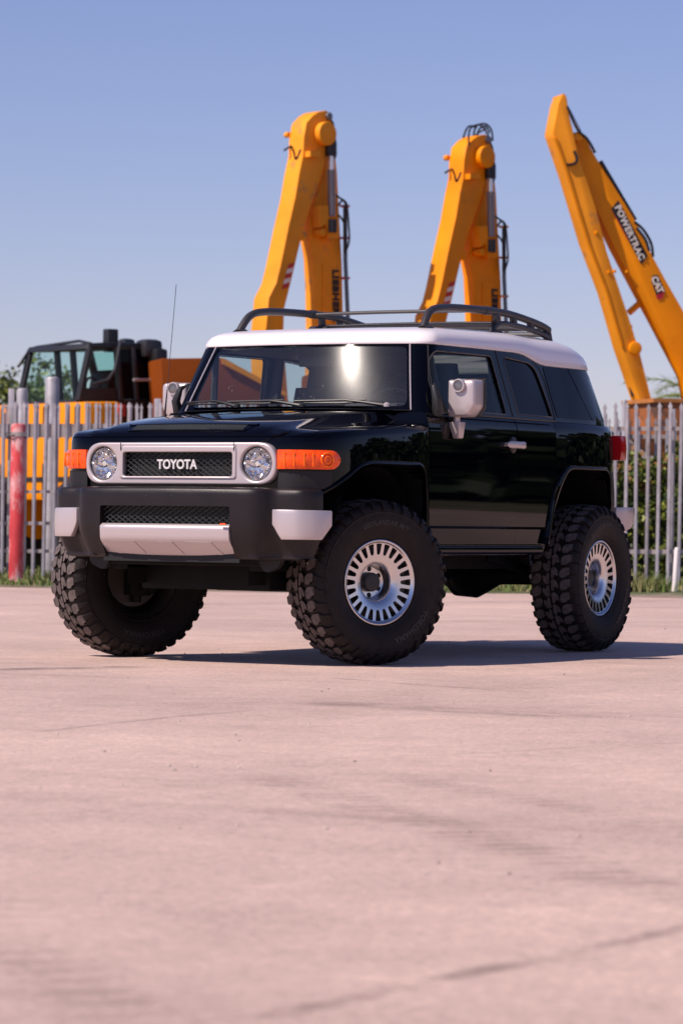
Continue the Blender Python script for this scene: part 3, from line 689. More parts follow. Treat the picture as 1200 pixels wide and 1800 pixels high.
hoses(M, [[(*T([(195, 110)])[0], 0), (*T([(250, 230)])[0], 0), (*T([(300, 280)])[0], 0), (*T([(340, 350)])[0], 0)], [(*T([(545, 710)])[0], 0), (*T([(590, 750)])[0], 0), (*T([(630, 820)])[0], 0), (*T([(640, 890)])[0], 0)],
          [(*T([(555, 740)])[0], 0), (*T([(600, 800)])[0], 0), (*T([(620, 860)])[0], 0)], [(*T([(232, 340)])[0], .02), (*T([(246, 385)])[0], .02), (*T([(228, 408)])[0], .02), (*T([(195, 412)])[0], .02)]], 0.022)
mb = MB(); mb.tube([M.pt(*T([(205, 130)])[0], -.3), M.pt(*T([(262, 240)])[0], -.3)], 0.025, 10, 1)
mb.obj('hydraulic_cylinder', [CYL, ROD, BLK], M.e); mb = MB(); mb.tube([M.pt(*T([(365, 395)])[0], -0.3), M.pt(*T([(545, 700)])[0], -0.3)], 0.04, 12, 2); mb.obj('hydraulic_cylinder', [CYL, ROD, BLK], M.e)
mb = MB(); mb.tube([M.pt(*T([(495, 1390)])[0], -.35), M.pt(*T([(548, 1610)])[0], -.2)], 0.065, 14, 2); mb.tube([M.pt(*T([(548, 1600)])[0], -.35), M.pt(*T([(600, 1740)])[0], -.2)], 0.03, 10, 1); mb.obj('hydraulic_cylinder', [CYL, ROD, BLK], M.e)
mb = MB(); mb.tube([M.pt(*T([(515, 1180)])[0], -.3), M.pt(*T([(600, 1105)])[0], -.3)], 0.05, 12); mb.obj('link_strut', YEL, M.e)
a, z = M.tr(T([(545, 1365)]))[0]; M.cyl(a, z, 0.10, -th-0.05, 0.05, YEL, 'pin_boss')
a, z = M.tr(T([(262, 262)]))[0]; M.cyl(a, z, 0.07, -th-0.08, -0.05, YELW, 'pin_boss')
for (x, y) in ((520, 965), (440, 965), (540, 1250), (620, 1630), (410, 970), (345, 765)): 
    p = M.tr(T([(x, y)]))[0]; M.box(p[0], p[1], 0.0 if x in (410, 345, 440) else -0.12, 0.05, 0.05, 0.05, YEL, 'lug')
BAN = mat('banner black', (0.01, 0.01, 0.012), rough=0.5); REDB = mat('banner red', (0.45, 0.01, 0.03), rough=0.5)
M.slab('banner', T([(460, 597), (612, 885), (580, 930), (425, 640)]), -0.152, -0.140, BAN)
M.slab('banner_stripe', T([(452, 690), (520, 815), (508, 800), (430, 655)]), -0.1395, -0.136, REDB)
ang = -math.atan2(288, 152)
M.text('POWERTRAC', *T([(519, 765)])[0], 0.136, ang, -0.132, WHT, bold=0.005, spacing=1.12)
M.slab('logo_plate', T([(640, 985), (665, 985), (700, 1060), (690, 1105), (665, 1110), (632, 1015)]), -0.152, -0.142, BAN)
M.slab('logo_red_edge', T([(655, 1090), (700, 1062), (690, 1105), (665, 1112)]), -0.1415, -0.138, REDB)
M.slab('logo_triangle', T([(652, 1040), (672, 1030), (664, 1075)]), -0.1415, -0.134, mat('logo yellow', (0.8, 0.45, 0.02), rough=0.5))
M.text('CAT', *T([(662, 1035)])[0], 0.140, ang, -0.134, WHT, bold=0.006, spacing=0.9)
M.carrier(M.tr(T([(1150, 1900)]))[0][0]-0.5, w=3.2)
DBL = mat('worn orange lip', (0.45, 0.17, 0.04), rough=0.6, var=0.2)
# bucket on the ground by the right fence, brownish orange edge showing over the pales
Bk = Machine(1185, 46, -0.95, -0.31, 'excavator_bucket', 'rusty orange excavator bucket behind the fence below the palm', 'bucket')
Bk.slab('shell', [(1152, 704), (1240, 706), (1240, 790), (1195, 800), (1160, 770)], -1.1, 0, mat('rusty orange', (0.34, 0.11, 0.03), rough=0.7, var=0.3, vscale=3, col2=(0.10, 0.05, 0.035), c2scale=2.5), bevel=0.03)
Bk.slab('lip', [(1148, 700), (1245, 702), (1245, 708), (1148, 707)], -1.12, 0.02, DBL)

# ================================================================== DUMP TRUCK at the left
TK = Machine(150, 46, -0.80, -0.60, 'dump_truck', 'yellow articulated dump truck with black cab behind the left fence', 'dump truck'); TK.c = 0.8
K = TK
def tz(px, py): return K.tr([(px, py)])[0]
# cab: near side outline in photo pixels; depth W of the cab to the far side
CW = 1.55
cabpoly = [(152, 612), (283, 612), (285, 735), (135, 735), (140, 700)]
# pillars & frame
def bar(pts, r, m, name, parent=None, n=8):
    mb = MB(); mb.tube(pts, r, n); return mb.obj(name, m, parent or K.e)
cab = K.slab('cab', [(137, 702), (289, 702), (290, 742), (130, 742)], -CW, 0, BLK, bevel=0.03)
K.slab('cab_roof', [(158, 603), (200, 601), (268, 603), (270, 612), (152, 613)], -CW-0.03, 0.03, BLK, bevel=0.03)
near = lambda a, b: K.pt(a, b, 0.0)
far = lambda a, b: K.pt(a, b, 0.0)-K.n*CW
for fn in (near, far):
    bar([fn(158, 610), fn(138, 704)], 0.05, BLK, 'pillar'); bar([fn(205, 610), fn(212, 704)], 0.05, BLK, 'pillar')
    bar([fn(233, 610), fn(240, 704)], 0.05, BLK, 'pillar'); bar([fn(262, 610), fn(284, 704)], 0.06, BLK, 'pillar')
def pane(name, pts, m): return mk(name, pts, [tuple(range(len(pts)))], m, K.e, angle=None)
pane('windscreen', [near(157, 612), near(138, 702), far(138, 702), far(157, 612)], TINT)
pane('side_window', [near(160, 614), near(203, 614), near(210, 702), near(142, 702)], TINT)
pane('side_window', [near(207, 614), near(260, 614), near(281, 702), near(214, 702)], GD)
pane('rear_window', [near(260, 614), near(283, 702), far(283, 702), far(260, 614)], TINT)
K.slab('door_lower_panel', [(143, 682), (206, 682), (212, 703), (139, 703)], -0.03, 0.005, BLK)
K.slab('driver_seat', [(195, 650), (215, 650), (222, 702), (185, 702)], -1.0, -0.5, BLK, bevel=0.04)
mb = MB(); c = K.pt(165, 688, -0.75); mb.tube([c, c+K.u*0.12+Vector((0, 0, -0.3))], 0.03, 8)
mb.tube([c+K.n*math.cos(a)*0.2+(K.u*0.3+Vector((0, 0, 1))).normalized()*math.sin(a)*0.2 for a in np.linspace(0, 6.283, 20)], 0.02, 6, cap=False); mb.obj('steering_wheel', BLK, K.e)
# roof rail, grab bars, mirrors, lights
GB = mat('grab bar', (0.05, 0.05, 0.055), rough=0.4, metal=0.5)
bar([far(157, 640)+K.u*.2, far(166, 614)+K.u*.12, far(172, 604)+K.u*.05, near(160, 598)+K.u*.0-K.n*.3, near(160, 604)], 0.022, GB, 'roof_rail')
bar([near(205, 600)+K.n*.1, near(192, 650)+K.n*.15, near(180, 668)+K.n*.15, near(155, 676)+K.n*.1], 0.025, GB, 'grab_rail')
bar([near(228, 668)+K.n*.1, near(255, 668)+K.n*.12, near(268, 680)+K.n*.15, near(284, 668)+K.n*.15, near(289, 690)+K.n*.15, near(290, 740)+K.n*.15], 0.022, GALV, 'handrail')
K.box(*tz(205, 598), -0.15, 0.17, 0.32, 0.15, BLK, 'beacon'); K.box(*tz(266, 640), 0.2, 0.2, 0.42, 0.16, BLK, 'mirror', 0.05)
K.box(*tz(262, 613), 0.0, 0.30, 0.26, 0.3, GB, 'work_light', 0.08); K.box(*tz(250, 606), -0.4, 0.2, 0.2, 0.2, GB, 'work_light', 0.06)
# bonnet and bodywork in yellow
K.slab('bonnet', [(150, 706), (215, 706), (215, 880), (150, 880), (147, 800)], -CW-0.50, 0.45, YEL, bevel=0.06)
front = lambda a, b, t: K.fr(K.tr([(149, 800)], 0.45)[0][0]+0.012, K.tr([(a, b)], 0.45)[0][1], t)
for (z0, z1, t0_, t1_, m) in ((838, 846, -CW-.45, .42, BLK), (768, 774, -CW-.45, .42, YELW)):
    mb = MB(); mb.add([front(149, z0, t0_), front(149, z0, t1_), front(149, z1, t1_), front(149, z1, t0_)], [(0, 1, 2, 3)]); mb.obj('front_panel_line', m, K.e, angle=None)
for t_ in (-1.75, -0.62, 0.2):
    mb = MB(); mb.add([front(149, 712, t_), front(149, 712, t_+.03), front(149, 876, t_+.03), front(149, 876, t_)], [(0, 1, 2, 3)]); mb.obj('front_panel_line', BLK, K.e, angle=None)
K.slab('side_panel', [(212, 745), (395, 745), (395, 885), (212, 885)], -CW-0.4, 0.40, YEL, bevel=0.05)
for (x0, y0, x1, y1, m) in ((158, 838, 205, 842, BLK), (206, 750, 211, 880, BLK), (168, 760, 195, 770, GALV)):
    K.slab('side_trim', [(x0, y0), (x1, y0), (x1, y1), (x0, y1)], 0.452, 0.47, m)
K.box(*tz(182, 723), 0.46, 0.12, 0.16, 0.05, REDS, 'marker_lamp')
for px in (165, 270, 350):
    a, z = tz(px, 935); 
    for t in (0.25, -CW-0.25):
        tb = MB(); n = 40
        prof = [(-0.3, 0.3), (-0.3, 0.6), (-0.26, 0.72), (-0.1, 0.76), (0.1, 0.76), (0.26, 0.72), (0.3, 0.6), (0.3, 0.3)]
        for q in prof:
            for k in range(n):
                th_ = 2*math.pi*k/n; rr_ = q[1]*(0.97 if (k % 2 and q[1] > 0.7) else 1); tb.v.append(tuple(K.fr(a+rr_*math.cos(th_), 0.78+rr_*math.sin(th_), t+q[0])))
        for i in range(len(prof)-1):
            for k in range(n): tb.f.append((i*n+k, i*n+(k+1) % n, (i+1)*n+(k+1) % n, (i+1)*n+k)); tb.m.append(0)
        tb.f += [tuple(range(n)), tuple((len(prof)-1)*n+k for k in range(n))]; tb.m += [1, 1]
        tb.obj('wheel', [BLK, YEL], K.e)
# tipping body
DB = mat('orange brown tipping body', (0.21, 0.048, 0.006), rough=0.6, spec=0.1, var=0.15, vscale=1.2, col2=(0.12, 0.03, 0.012), c2scale=1.4, c2lo=0.6, c2hi=0.8)
import copy
K2 = copy.copy(K); K2.u, K2.n = frame_dirs(-0.97, -0.24)
body = K2.slab('tipping_body', [(283, 630), (388, 629), (500, 690), (500, 800), (330, 800), (290, 760)], -1.5, 0.6, DB, off=0.6, bevel=0.02)
K2.slab('body_edge', [(388, 629), (396, 632), (502, 690), (500, 697), (390, 640)], 0.6, 0.66, YEL, off=0.6)
K2.slab('body_rib', [(290, 690), (302, 690), (306, 798), (296, 798)], 0.6, 0.68, BLK, off=0.6)
#=SECTION car
# ================================================================== THE CAR
# x: across (driver's side +), y: along (nose at -y), z: up
CAR = empty('off_road_car', (0, 0, 0))
tag(CAR, 'black boxy off road car with white roof and big knobbly tyres parked on the pavement', 'car')
WT = [(-2.01, .575), (-2.005, .62), (-1.99, .672), (-1.965, .718), (-1.93, .757), (-1.885, .79), (-1.82, .820), (-1.72, .845), (-1.55, .862), (-1.3, .870), (-1.1, .872), (-.97, .868), (-.90, .861), (-.86, .856), (-.80, .856),
      (0, .86), (.7, .86), (.85, .866), (1.1, .869), (1.3, .863), (1.45, .853), (1.58, .832), (1.68, .795), (1.77, .74), (1.84, .665), (1.87, .60), (1.885, .52)]
def W(y): return smooth_interp(y, WT)
ZS = [(-2.01, 1.165), (-1.99, 1.20), (-1.93, 1.222), (-1.8, 1.240), (-1.4, 1.27), (-.86, 1.305)]
HC = [(-2.01, 1.175), (-2.0, 1.205), (-1.97, 1.228), (-1.9, 1.258), (-1.7, 1.296), (-1.3, 1.338), (-.86, 1.372)]
def section(y):
    Wy = W(y); zb = 0.60 if y > -1.93 else 0.78
    if y < -0.852:
        zs = smooth_interp(y, ZS); hc = smooth_interp(y, HC); hx = min(0.505+0.04*(y+2.0), Wy-0.20) if Wy > .6 else Wy*0.66
        zmid = [0.745, 0.80, 0.90, 1.00, 1.06, 1.12]
        p = [(0, zb), (Wy*.5, zb), (Wy-.035, zb), (Wy-.014, zb+.02), (Wy-.010, max(zb+.05, .730))]
        p += [(Wy, max(z, zb+.06+.01*i)) for i, z in enumerate(zmid)]
        p += [(Wy-.002, zs-.05), (Wy-.007, zs-.028), (Wy-.018, zs-.012), (Wy-.036, zs-.003), (Wy-.062, zs), (Wy-.10, zs+.004)]
        q = hx+0.09; p += [(q+.02, zs+.012), (q, zs+.015), (hx+.012, hc-.006), (hx-.01, hc), (hx*.6, hc+.010), (hx*.3, hc+.014), (0, hc+.015)]
    else:
        zs = 1.345
        p = [(0, zb), (Wy*.5, zb), (Wy-.035, zb), (Wy-.026, zb+.02), (Wy-.020, .730)]
        p += [(Wy-.007, 0.745), (Wy-.0045, 0.80), (Wy-.0012, 0.90), (Wy, 1.00), (Wy-.0004, 1.06), (Wy-.0024, 1.15)]
        p += [(Wy-.0075, 1.26), (Wy-.012, 1.305), (Wy-.016, 1.33), (Wy-.026, 1.35), (Wy-.036, 1.362), (Wy-.06, 1.367)]
        p += [(Wy*.86, 1.368), (Wy*.8, 1.368), (Wy*.7, 1.369), (Wy*.6, 1.369), (Wy*.4, 1.37), (Wy*.2, 1.37), (0, 1.37)]
    return p
ys = [-2.01, -2.005, -1.99, -1.965, -1.93, -1.925, -1.885, -1.85, -1.8, -1.74, -1.65, -1.55, -1.4, -1.25, -1.1, -1.0, -.94, -.90, -.86, -.845, -.80, -.6, -.3, 0, .3, .6, .75, .85, 1.0, 1.15, 1.3, 1.42, 1.5, 1.58, 1.64, 1.69, 1.74, 1.79, 1.83, 1.86, 1.88, 1.885]
rings = []
for y in ys:
    h = section(y); ring = [(x, y, z) for x, z in h]+[(-x, y, z) for x, z in h[-2:0:-1]]
    rings.append(ring)
mb = MB(); mb.grid([r+[r[0]] for r in rings]); mb.f.append(tuple(range(len(rings[0])+1))[:-1]); mb.m.append(0)
mb.f.append(tuple((len(rings)-1)*(len(rings[0])+1)+k for k in range(len(rings[0])))); mb.m.append(0)
# weld the seam
solid = mb.obj('body_solid', [PAINT, UNDER], None, angle=None)
b = bmesh.new(); b.from_mesh(solid.data); bmesh.ops.remove_doubles(b, verts=b.verts, dist=1e-5); bmesh.ops.recalc_face_normals(b, faces=b.faces); b.to_mesh(solid.data); b.free()
FARCH = round_poly([(-2.6, .30), (-2.6, .82), (-1.97, .865), (-1.62, 1.052), (-1.52, 1.068), (-.975, 1.070), (-.925, 1.035), (-.905, .90), (-.862, .30)], [0, 0, .02, .10, .06, .07, .07, .05, 0], 5)
RARCH = round_poly([(.60, .30), (.665, .78), (.79, .99), (.875, 1.075), (.935, 1.090), (1.44, 1.092), (1.50, 1.06), (1.525, .86), (2.4, .62), (2.4, .30)], [0, .1, .1, .06, .06, .05, .05, .08, 0, 0], 5)
for poly in (FARCH, RARCH):
    for sg in (1, -1):
        c = prism_obj(poly, 'x', sg*0.36, sg*1.3); c.data.materials.clear(); c.data.materials.append(UNDER); boolean(solid, c)
def surf_normal_side(y): return 0
body = clone(solid, 'body', CAR)
DOORP = [(-.838, .642), (.615, .642), (.648, .76), (.742, 1.05), (.752, 1.45), (-.838, 1.45)]
DOORP = round_poly(DOORP, [.02, .05, .06, .1, 0, 0], 4)
split = 0.238
SPLIT = lambda z: np.interp(z, [.64, 1.37], [.262, .232])
FD_ = [(-.838, .642), (float(SPLIT(.642)), .642), (float(SPLIT(1.45)), 1.45), (-.838, 1.45)]
for sg in (1, -1):
    c = prism_obj(inset_poly(DOORP, -0.002), 'x', sg*0.70, sg*1.3); boolean(body, c)
    d = clone(solid, 'front_door', CAR); boolean(d, prism_obj(inset_poly(FD_, 0.0022), 'x', sg*0.71, sg*1.3), 'INTERSECT'); finish(d.data, 25)
    d2 = clone(solid, 'rear_access_door', CAR)
    rp = [(p[0], p[1]) for p in inset_poly(DOORP, 0.0022)]
    boolean(d2, prism_obj(rp, 'x', sg*0.71, sg*1.3), 'INTERSECT')
    boolean(d2, prism_obj([(-2, 0), (float(SPLIT(0))+.003, 0), (float(SPLIT(2))+.003, 2), (-2, 2)], 'x', sg*0.5, sg*1.4)); finish(d2.data, 25)
    if sg > 0: DOOR = d
for sg in (1, -1): boolean(body, prism_obj([(sg*.474+.0925*math.cos(a), 1.0565+.0925*math.sin(a)) for a in np.linspace(0, 6.2832, 33)[:-1]], 'y', -2.2, -1.93))
# bonnet
hb = [(-.742, -2.3), (.742, -2.3), (.748, -.93), (-.748, -.93)]
boolean(body, prism_obj(hb, 'z', 1.196, 2.0))
hood = clone(solid, 'bonnet', CAR); boolean(hood, prism_obj(inset_poly(hb, 0.0025), 'z', 1.200, 2.0), 'INTERSECT')
# scoop slot in the bonnet front
sl = [(-.335, -1.99), (.335, -1.99), (.31, -1.91), (-.31, -1.91)]
boolean(hood, prism_obj([(-2.10, 1.217), (-1.952, 1.217), (-1.86, 1.29), (-2.1, 1.29)], 'x', -.335, .335)) if False else None
finish(hood.data, 25); finish(body.data, 25)
bpy.data.objects.remove(solid)
# scoop grille laid on the bonnet's nose
def wire_mesh(x0, x1, z0, z1, dx, dz, place, r=0.0016):
    """expanded metal: two families of crossing strips clipped to a rectangle"""
    mb = MB()
    for sg in (1, -1):
        k = -60
        while k < 90:
            a = x0+k*dx; pts = []
            # line x = a + sg*t*dx/dz*.. ; clip
            def X(z): return a+sg*(z-z0)*dx/dz
            za, zb_ = z0, z1
            xa, xb = X(za), X(zb_)
            lo, hi = (xa, xb) if xa < xb else (xb, xa)
            if hi > x0 and lo < x1:
                def clipz(xv): return z0+(xv-a)/(sg*dx/dz)
                if sg > 0:
                    if xa < x0: za = clipz(x0)
                    if xb > x1: zb_ = clipz(x1)
                else:
                    if xa > x1: za = clipz(x1)
                    if xb < x0: zb_ = clipz(x0)
                if zb_-za > 0.003:
                    n = 5; mb.tube([place(X(za+(zb_-za)*i/n), za+(zb_-za)*i/n) for i in range(n+1)], r, 4, cap=False)
            k += 1
    return mb
def hoodsurf(x, y):
    hc = smooth_interp(y, HC); return hc+0.013*(1-(abs(x)/.5)**2)
sc_mesh = wire_mesh(-.345, .345, 0, .055, .026, .014, lambda x, t: Vector((x, -1.985+t*1.0+0.10*x*x, hoodsurf(x, -1.985+t*1.0+0.05*x*x)+.006)), 0.0014)
g = sc_mesh.obj('scoop_mesh', MESHM, hood, angle=None)
mb = MB(); mb.grid([[(x, -1.99+t+0.10*x*x, hoodsurf(x, -1.99+t+0.05*x*x)+.0025) for t in (0, .02, .045, .062)] for x in np.linspace(-.352, .352, 25)]); mb.obj('scoop_opening', PANEL, hood)
mb = MB(); pts = [(x, -1.992+0.10*x*x, hoodsurf(x, -1.992+0.05*x*x)+.004) for x in np.linspace(-.36, .36, 20)]+[(.40, -1.90, hoodsurf(.4, -1.90)+.004)]
pts = [(-.40, -1.90, hoodsurf(.4, -1.90)+.004)]+pts; mb.tube(pts, 0.006, 6); mb.tube([(x, -1.926+0.10*x*x, hoodsurf(x, -1.926+0.05*x*x)+.004) for x in np.linspace(-.385, .385, 20)], 0.006, 6); mb.obj('scoop_rim', PAINT, hood)

# ---- strips on the side surface
def side_x(y, z):
    s = section(y); xs = [p for p in s if True]
    pts = [(p[1], p[0]) for p in s[2:17]]; pts = sorted(pts)
    return float(np.interp(z, [a for a, _ in pts], [c for _, c in pts]))
def path_len(p): return sum((Vector(p[i+1])-Vector(p[i])).length for i in range(len(p)-1))
def resample(p, n):
    L_ = path_len(p); out = []; acc = 0; i = 0
    for k in range(n+1):
        t = L_*k/n
        while i < len(p)-2 and acc+(Vector(p[i+1])-Vector(p[i])).length < t: acc += (Vector(p[i+1])-Vector(p[i])).length; i += 1
        seg = (Vector(p[i+1])-Vector(p[i])).length; f = 0 if seg == 0 else min(1, (t-acc)/seg)
        out.append(tuple(Vector(p[i]).lerp(Vector(p[i+1]), f)))
    return out
def flare(path, wfun, sg, name, outward=1, bulge=0.03):
    """band along an arch edge: from the body surface out to a lip and back under"""
    P = resample(path, 60); rows = []
    for i, (y, z) in enumerate(P):
        a, c = Vector(P[max(0, i-1)]), Vector(P[min(len(P)-1, i+1)]); t = (c-a).normalized(); nrm = Vector((-t.y, t.x))*outward
        w_ = wfun(i/60); x0 = W(min(max(y, -2.0), 1.88)); row = []
        for (f, bx) in ((1.0, 0.001), (0.93, 0.012), (0.80, bulge*0.75), (0.5, bulge), (0.15, bulge*1.05), (0.03, bulge*0.9), (0.0, bulge*0.6), (-.01, 0.0), (0.02, -.04), (0.05, -.10)):
            q = Vector((y, z))+nrm*w_*f; xx = side_x(min(max(q.x, -2.0), 1.88), q.y) if f > 0.5 else x0
            row.append((sg*(min(xx, x0)+bx), q.x, q.y))
        rows.append(row)
    mb = MB(); mb.grid(rows); return mb.obj(name, PAINT, CAR, angle=40)
fp = [p for p in FARCH if p[0] > -2.02 and p[1] > 0.60]+[(-.889, .645)]
rp_ = [(.632, .645)]+[p for p in RARCH if p[0] < 1.60 and p[1] > 0.70]
for sg in (1, -1):
    flare(fp, lambda t: 0.020+0.028*(t > .8)*min(1, (t-.8)*8) if t > .8 else 0.020, sg, 'front_wheel_arch_flare', 1, 0.012)
    flare(rp_, lambda t: 0.022+0.035*max(0, 1-abs(t-.22)/.2), sg, 'rear_wheel_arch_flare', 1, 0.012)
    # inner arch liner: dark ribbed shell standing inside the wheel well
    for yc, nm in ((-1.345, 'front_arch_liner'), (1.20, 'rear_arch_liner')):
        rows = []
        for k in range(25):
            a = R_(16+148*k/24); rr_ = 0.50+0.004*(k % 2)
            rows.append([(sg*x, yc+rr_*math.cos(a)*0.93, min(1.055, 0.56+rr_*math.sin(a))) for x in (.40, .55, .70, .79)])
        if nm.startswith('front'): MB().grid(rows).obj(nm, UNDER, CAR)
    MB().grid([[(sg*(.375), y, z) for z in np.linspace(.42, 1.07, 4)] for y in np.linspace(-1.95, -.88, 8)]).obj('inner_wing', UNDER, CAR)
    # sill
    mb = MB(); mb.prism(round_poly([(sg*.70, .575), (sg*.835, .585), (sg*.848, .60), (sg*.848, .632), (sg*.70, .632)], .008, 3), lambda u, v, t: Vector((u, t, v)), -.87, .60); mb.obj('sill', PAINT, CAR)
    mb = MB(); mb.box((sg*.846, -.10, .6365), (.004, 1.46, .006)); mb.obj('sill_seam', PANEL, CAR)
# rear quarter cladding below the lamp, beside the bumper
for sg in (1, -1):
    rows = []
    for y in np.linspace(1.53, 1.80, 8):
        rows.append([(sg*(W(y)+.012*math.sin(math.pi*(z-.70)/.40)), y, z) for z in np.linspace(.70, 1.088, 7)])
    MB().grid(rows).obj('rear_corner_cladding', PLASTIC, CAR)

# ================= cabin
ZG = [(-1.0, 1.752), (.35, 1.757), (.48, 1.750), (.60, 1.728), (.72, 1.706), (.82, 1.699), (1.9, 1.703)]
def outline(zk, y_hint=None):
    """half outline (x, y) of the cabin at height fraction k (0 belt, 1 gutter)"""
    k = zk; hs = .826-.082*k
    yfc = -.912+.168*k-.009*k*(1-k); xc = .722-.10*k; bow = .085
    pts = []
    for i in range(11): x = xc*i/10; pts.append((x, yfc+bow*(x/xc)**2))
    yc = yfc+bow
    for i in range(1, 8):
        t = i/7; a = t*math.pi/2; pts.append((xc+(hs-.004-xc)*math.sin(a)**0.9, yc+.022*t+.085*(1-math.cos(a))))
    for i in range(1, 24): y = yc+.107+(1.10-yc-.107)*i/23; pts.append((hs-.002*(y > .9), y))
    bot = [(.822, 1.25), (.815, 1.38), (.80, 1.5), (.775, 1.60), (.735, 1.69), (.67, 1.765), (.57, 1.81), (.4, 1.84), (.2, 1.85), (0, 1.852)]
    top = [(.741, 1.18), (.738, 1.27), (.728, 1.37), (.708, 1.46), (.668, 1.55), (.60, 1.62), (.51, 1.66), (.36, 1.69), (.18, 1.70), (0, 1.70)]
    for (a, c) in zip(bot, top): pts.append((a[0]+(c[0]-a[0])*k, a[1]+(c[1]-a[1])*k))
    return pts
def off_outline(pts, d):
    out = []; n = len(pts)
    for i, p in enumerate(pts):
        a = Vector(pts[i-1]) if i else Vector((-pts[1][0], pts[1][1])); c = Vector(pts[i+1]) if i < n-1 else Vector((-pts[-2][0], pts[-2][1]))
        t = (c-a).normalized(); nn = Vector((t.y, -t.x)); out.append((p[0]+nn.x*d, p[1]+nn.y*d))
    out[0] = (0, out[0][1]); out[-1] = (0, out[-1][1]); return out
KS = np.linspace(-.02, 1, 12)
def shell_rings(d, z0=1.362):
    R0 = []
    base = outline(.5)
    for k in KS:
        half = off_outline(outline(max(k, 0)), d); ring = []
        for i, (x, y) in enumerate(half):
            zg = smooth_interp(base[i][1], ZG); ring.append((x, y, 1.372+(zg-1.372)*k))
        ring = ring+[(-x, y, z) for (x, y, z) in ring[-2:0:-1]]; R0.append(ring)
    return R0
def thick_shell(name, dout, din, m, parent):
    A, B = shell_rings(dout), shell_rings(din); n = len(A[0]); v = [p for r in A for p in r]+[p for r in B for p in r]; K_ = len(KS); f = []
    for i in range(K_-1):
        for j in range(n):
            j2 = (j+1) % n; f.append((i*n+j, i*n+j2, (i+1)*n+j2, (i+1)*n+j)); o = K_*n; f.append((o+i*n+j, o+(i+1)*n+j, o+(i+1)*n+j2, o+i*n+j2))
    for j in range(n):
        j2 = (j+1) % n; o = K_*n; f.append((j, o+j, o+j2, j2)); t = (K_-1)*n; f.append((t+j, t+j2, o+t+j2, o+t+j))
    return mk(name, v, f, m, parent, angle=None)
WSP = round_poly([(-.700, 1.400), (.700, 1.400), (.612, 1.742), (-.612, 1.742)], [.05, .05, .04, .04], 5)
FWP = round_poly([(-.735, 1.383), (.158, 1.383), (.085, 1.722), (-.60, 1.718), (-.66, 1.66)], [.02, .02, .03, .05, .05], 4)
QWP = round_poly([(.305, 1.388), (.232, 1.700), (.262, 1.724), (.585, 1.706), (.665, 1.668), (.726, 1.53), (.768, 1.388)], [.015, .03, .02, .04, .06, .1, .015], 4)
R1P = round_poly([(.822, 1.392), (.790, 1.55), (.768, 1.690), (1.105, 1.693), (1.315, 1.392)], [.01, .05, .02, .01, .01], 3)
R2P = round_poly([(1.325, 1.392), (1.117, 1.693), (1.44, 1.697), (1.745, 1.392)], [.015, .01, .01, .02], 3)
RWP = round_poly([(-.52, 1.42), (.52, 1.42), (.47, 1.67), (-.47, 1.67)], .05, 4)
frame = thick_shell('cabin_frame', 0, -.035, PAINT, CAR)
boolean(frame, prism_obj(WSP, 'y', -1.4, -.5))
boolean(frame, prism_obj(RWP, 'y', 1.5, 2.2))
for sg in (1, -1):
    boolean(frame, prism_obj(FWP, 'x', sg*.6, sg*1.2)); boolean(frame, prism_obj(QWP, 'x', sg*.6, sg*1.2))
finish(frame.data, 25)
def pane_of(name, poly, axis, a, b_, dout, din, m):
    o = thick_shell(name, dout, din, m, CAR); boolean(o, prism_obj(poly, axis, a, b_), 'INTERSECT'); finish(o.data, 30); return o
pane_of('windscreen', inset_poly(WSP, -.002), 'y', -1.4, -.5, -.004, -.008, GW)
pane_of('rear_window', inset_poly(RWP, -.002), 'y', 1.5, 2.2, -.006, -.010, GS)
for sg in (1, -1):
    pane_of('door_window', inset_poly(FWP, -.002), 'x', sg*.6, sg*1.2, -.010, -.014, GS)
    pane_of('access_door_window', inset_poly(QWP, -.002), 'x', sg*.6, sg*1.2, -.010, -.014, GS if sg < 0 else GD)
    pane_of('quarter_window', R1P, 'x', sg*.5, sg*1.2, .003, -.002, GD)
    pane_of('rear_corner_window', R2P, 'x', sg*.3, sg*1.2, .003, -.002, GD)
def side_pt(y, z, d=0.002, sg=1):
    k = (z-1.372)/(smooth_interp(y, ZG)-1.372); o = [p for p in outline(min(max(k, 0), 1)) if p[0] > .3]
    o = [p for p in o if p[1] > -.85]; x = float(np.interp(y, [p[1] for p in o], [p[0] for p in o])); return (sg*(x+d), y, z)
GOLD = mat('window seal highlight', (0.10, 0.09, 0.09), rough=0.3, metal=0.5)
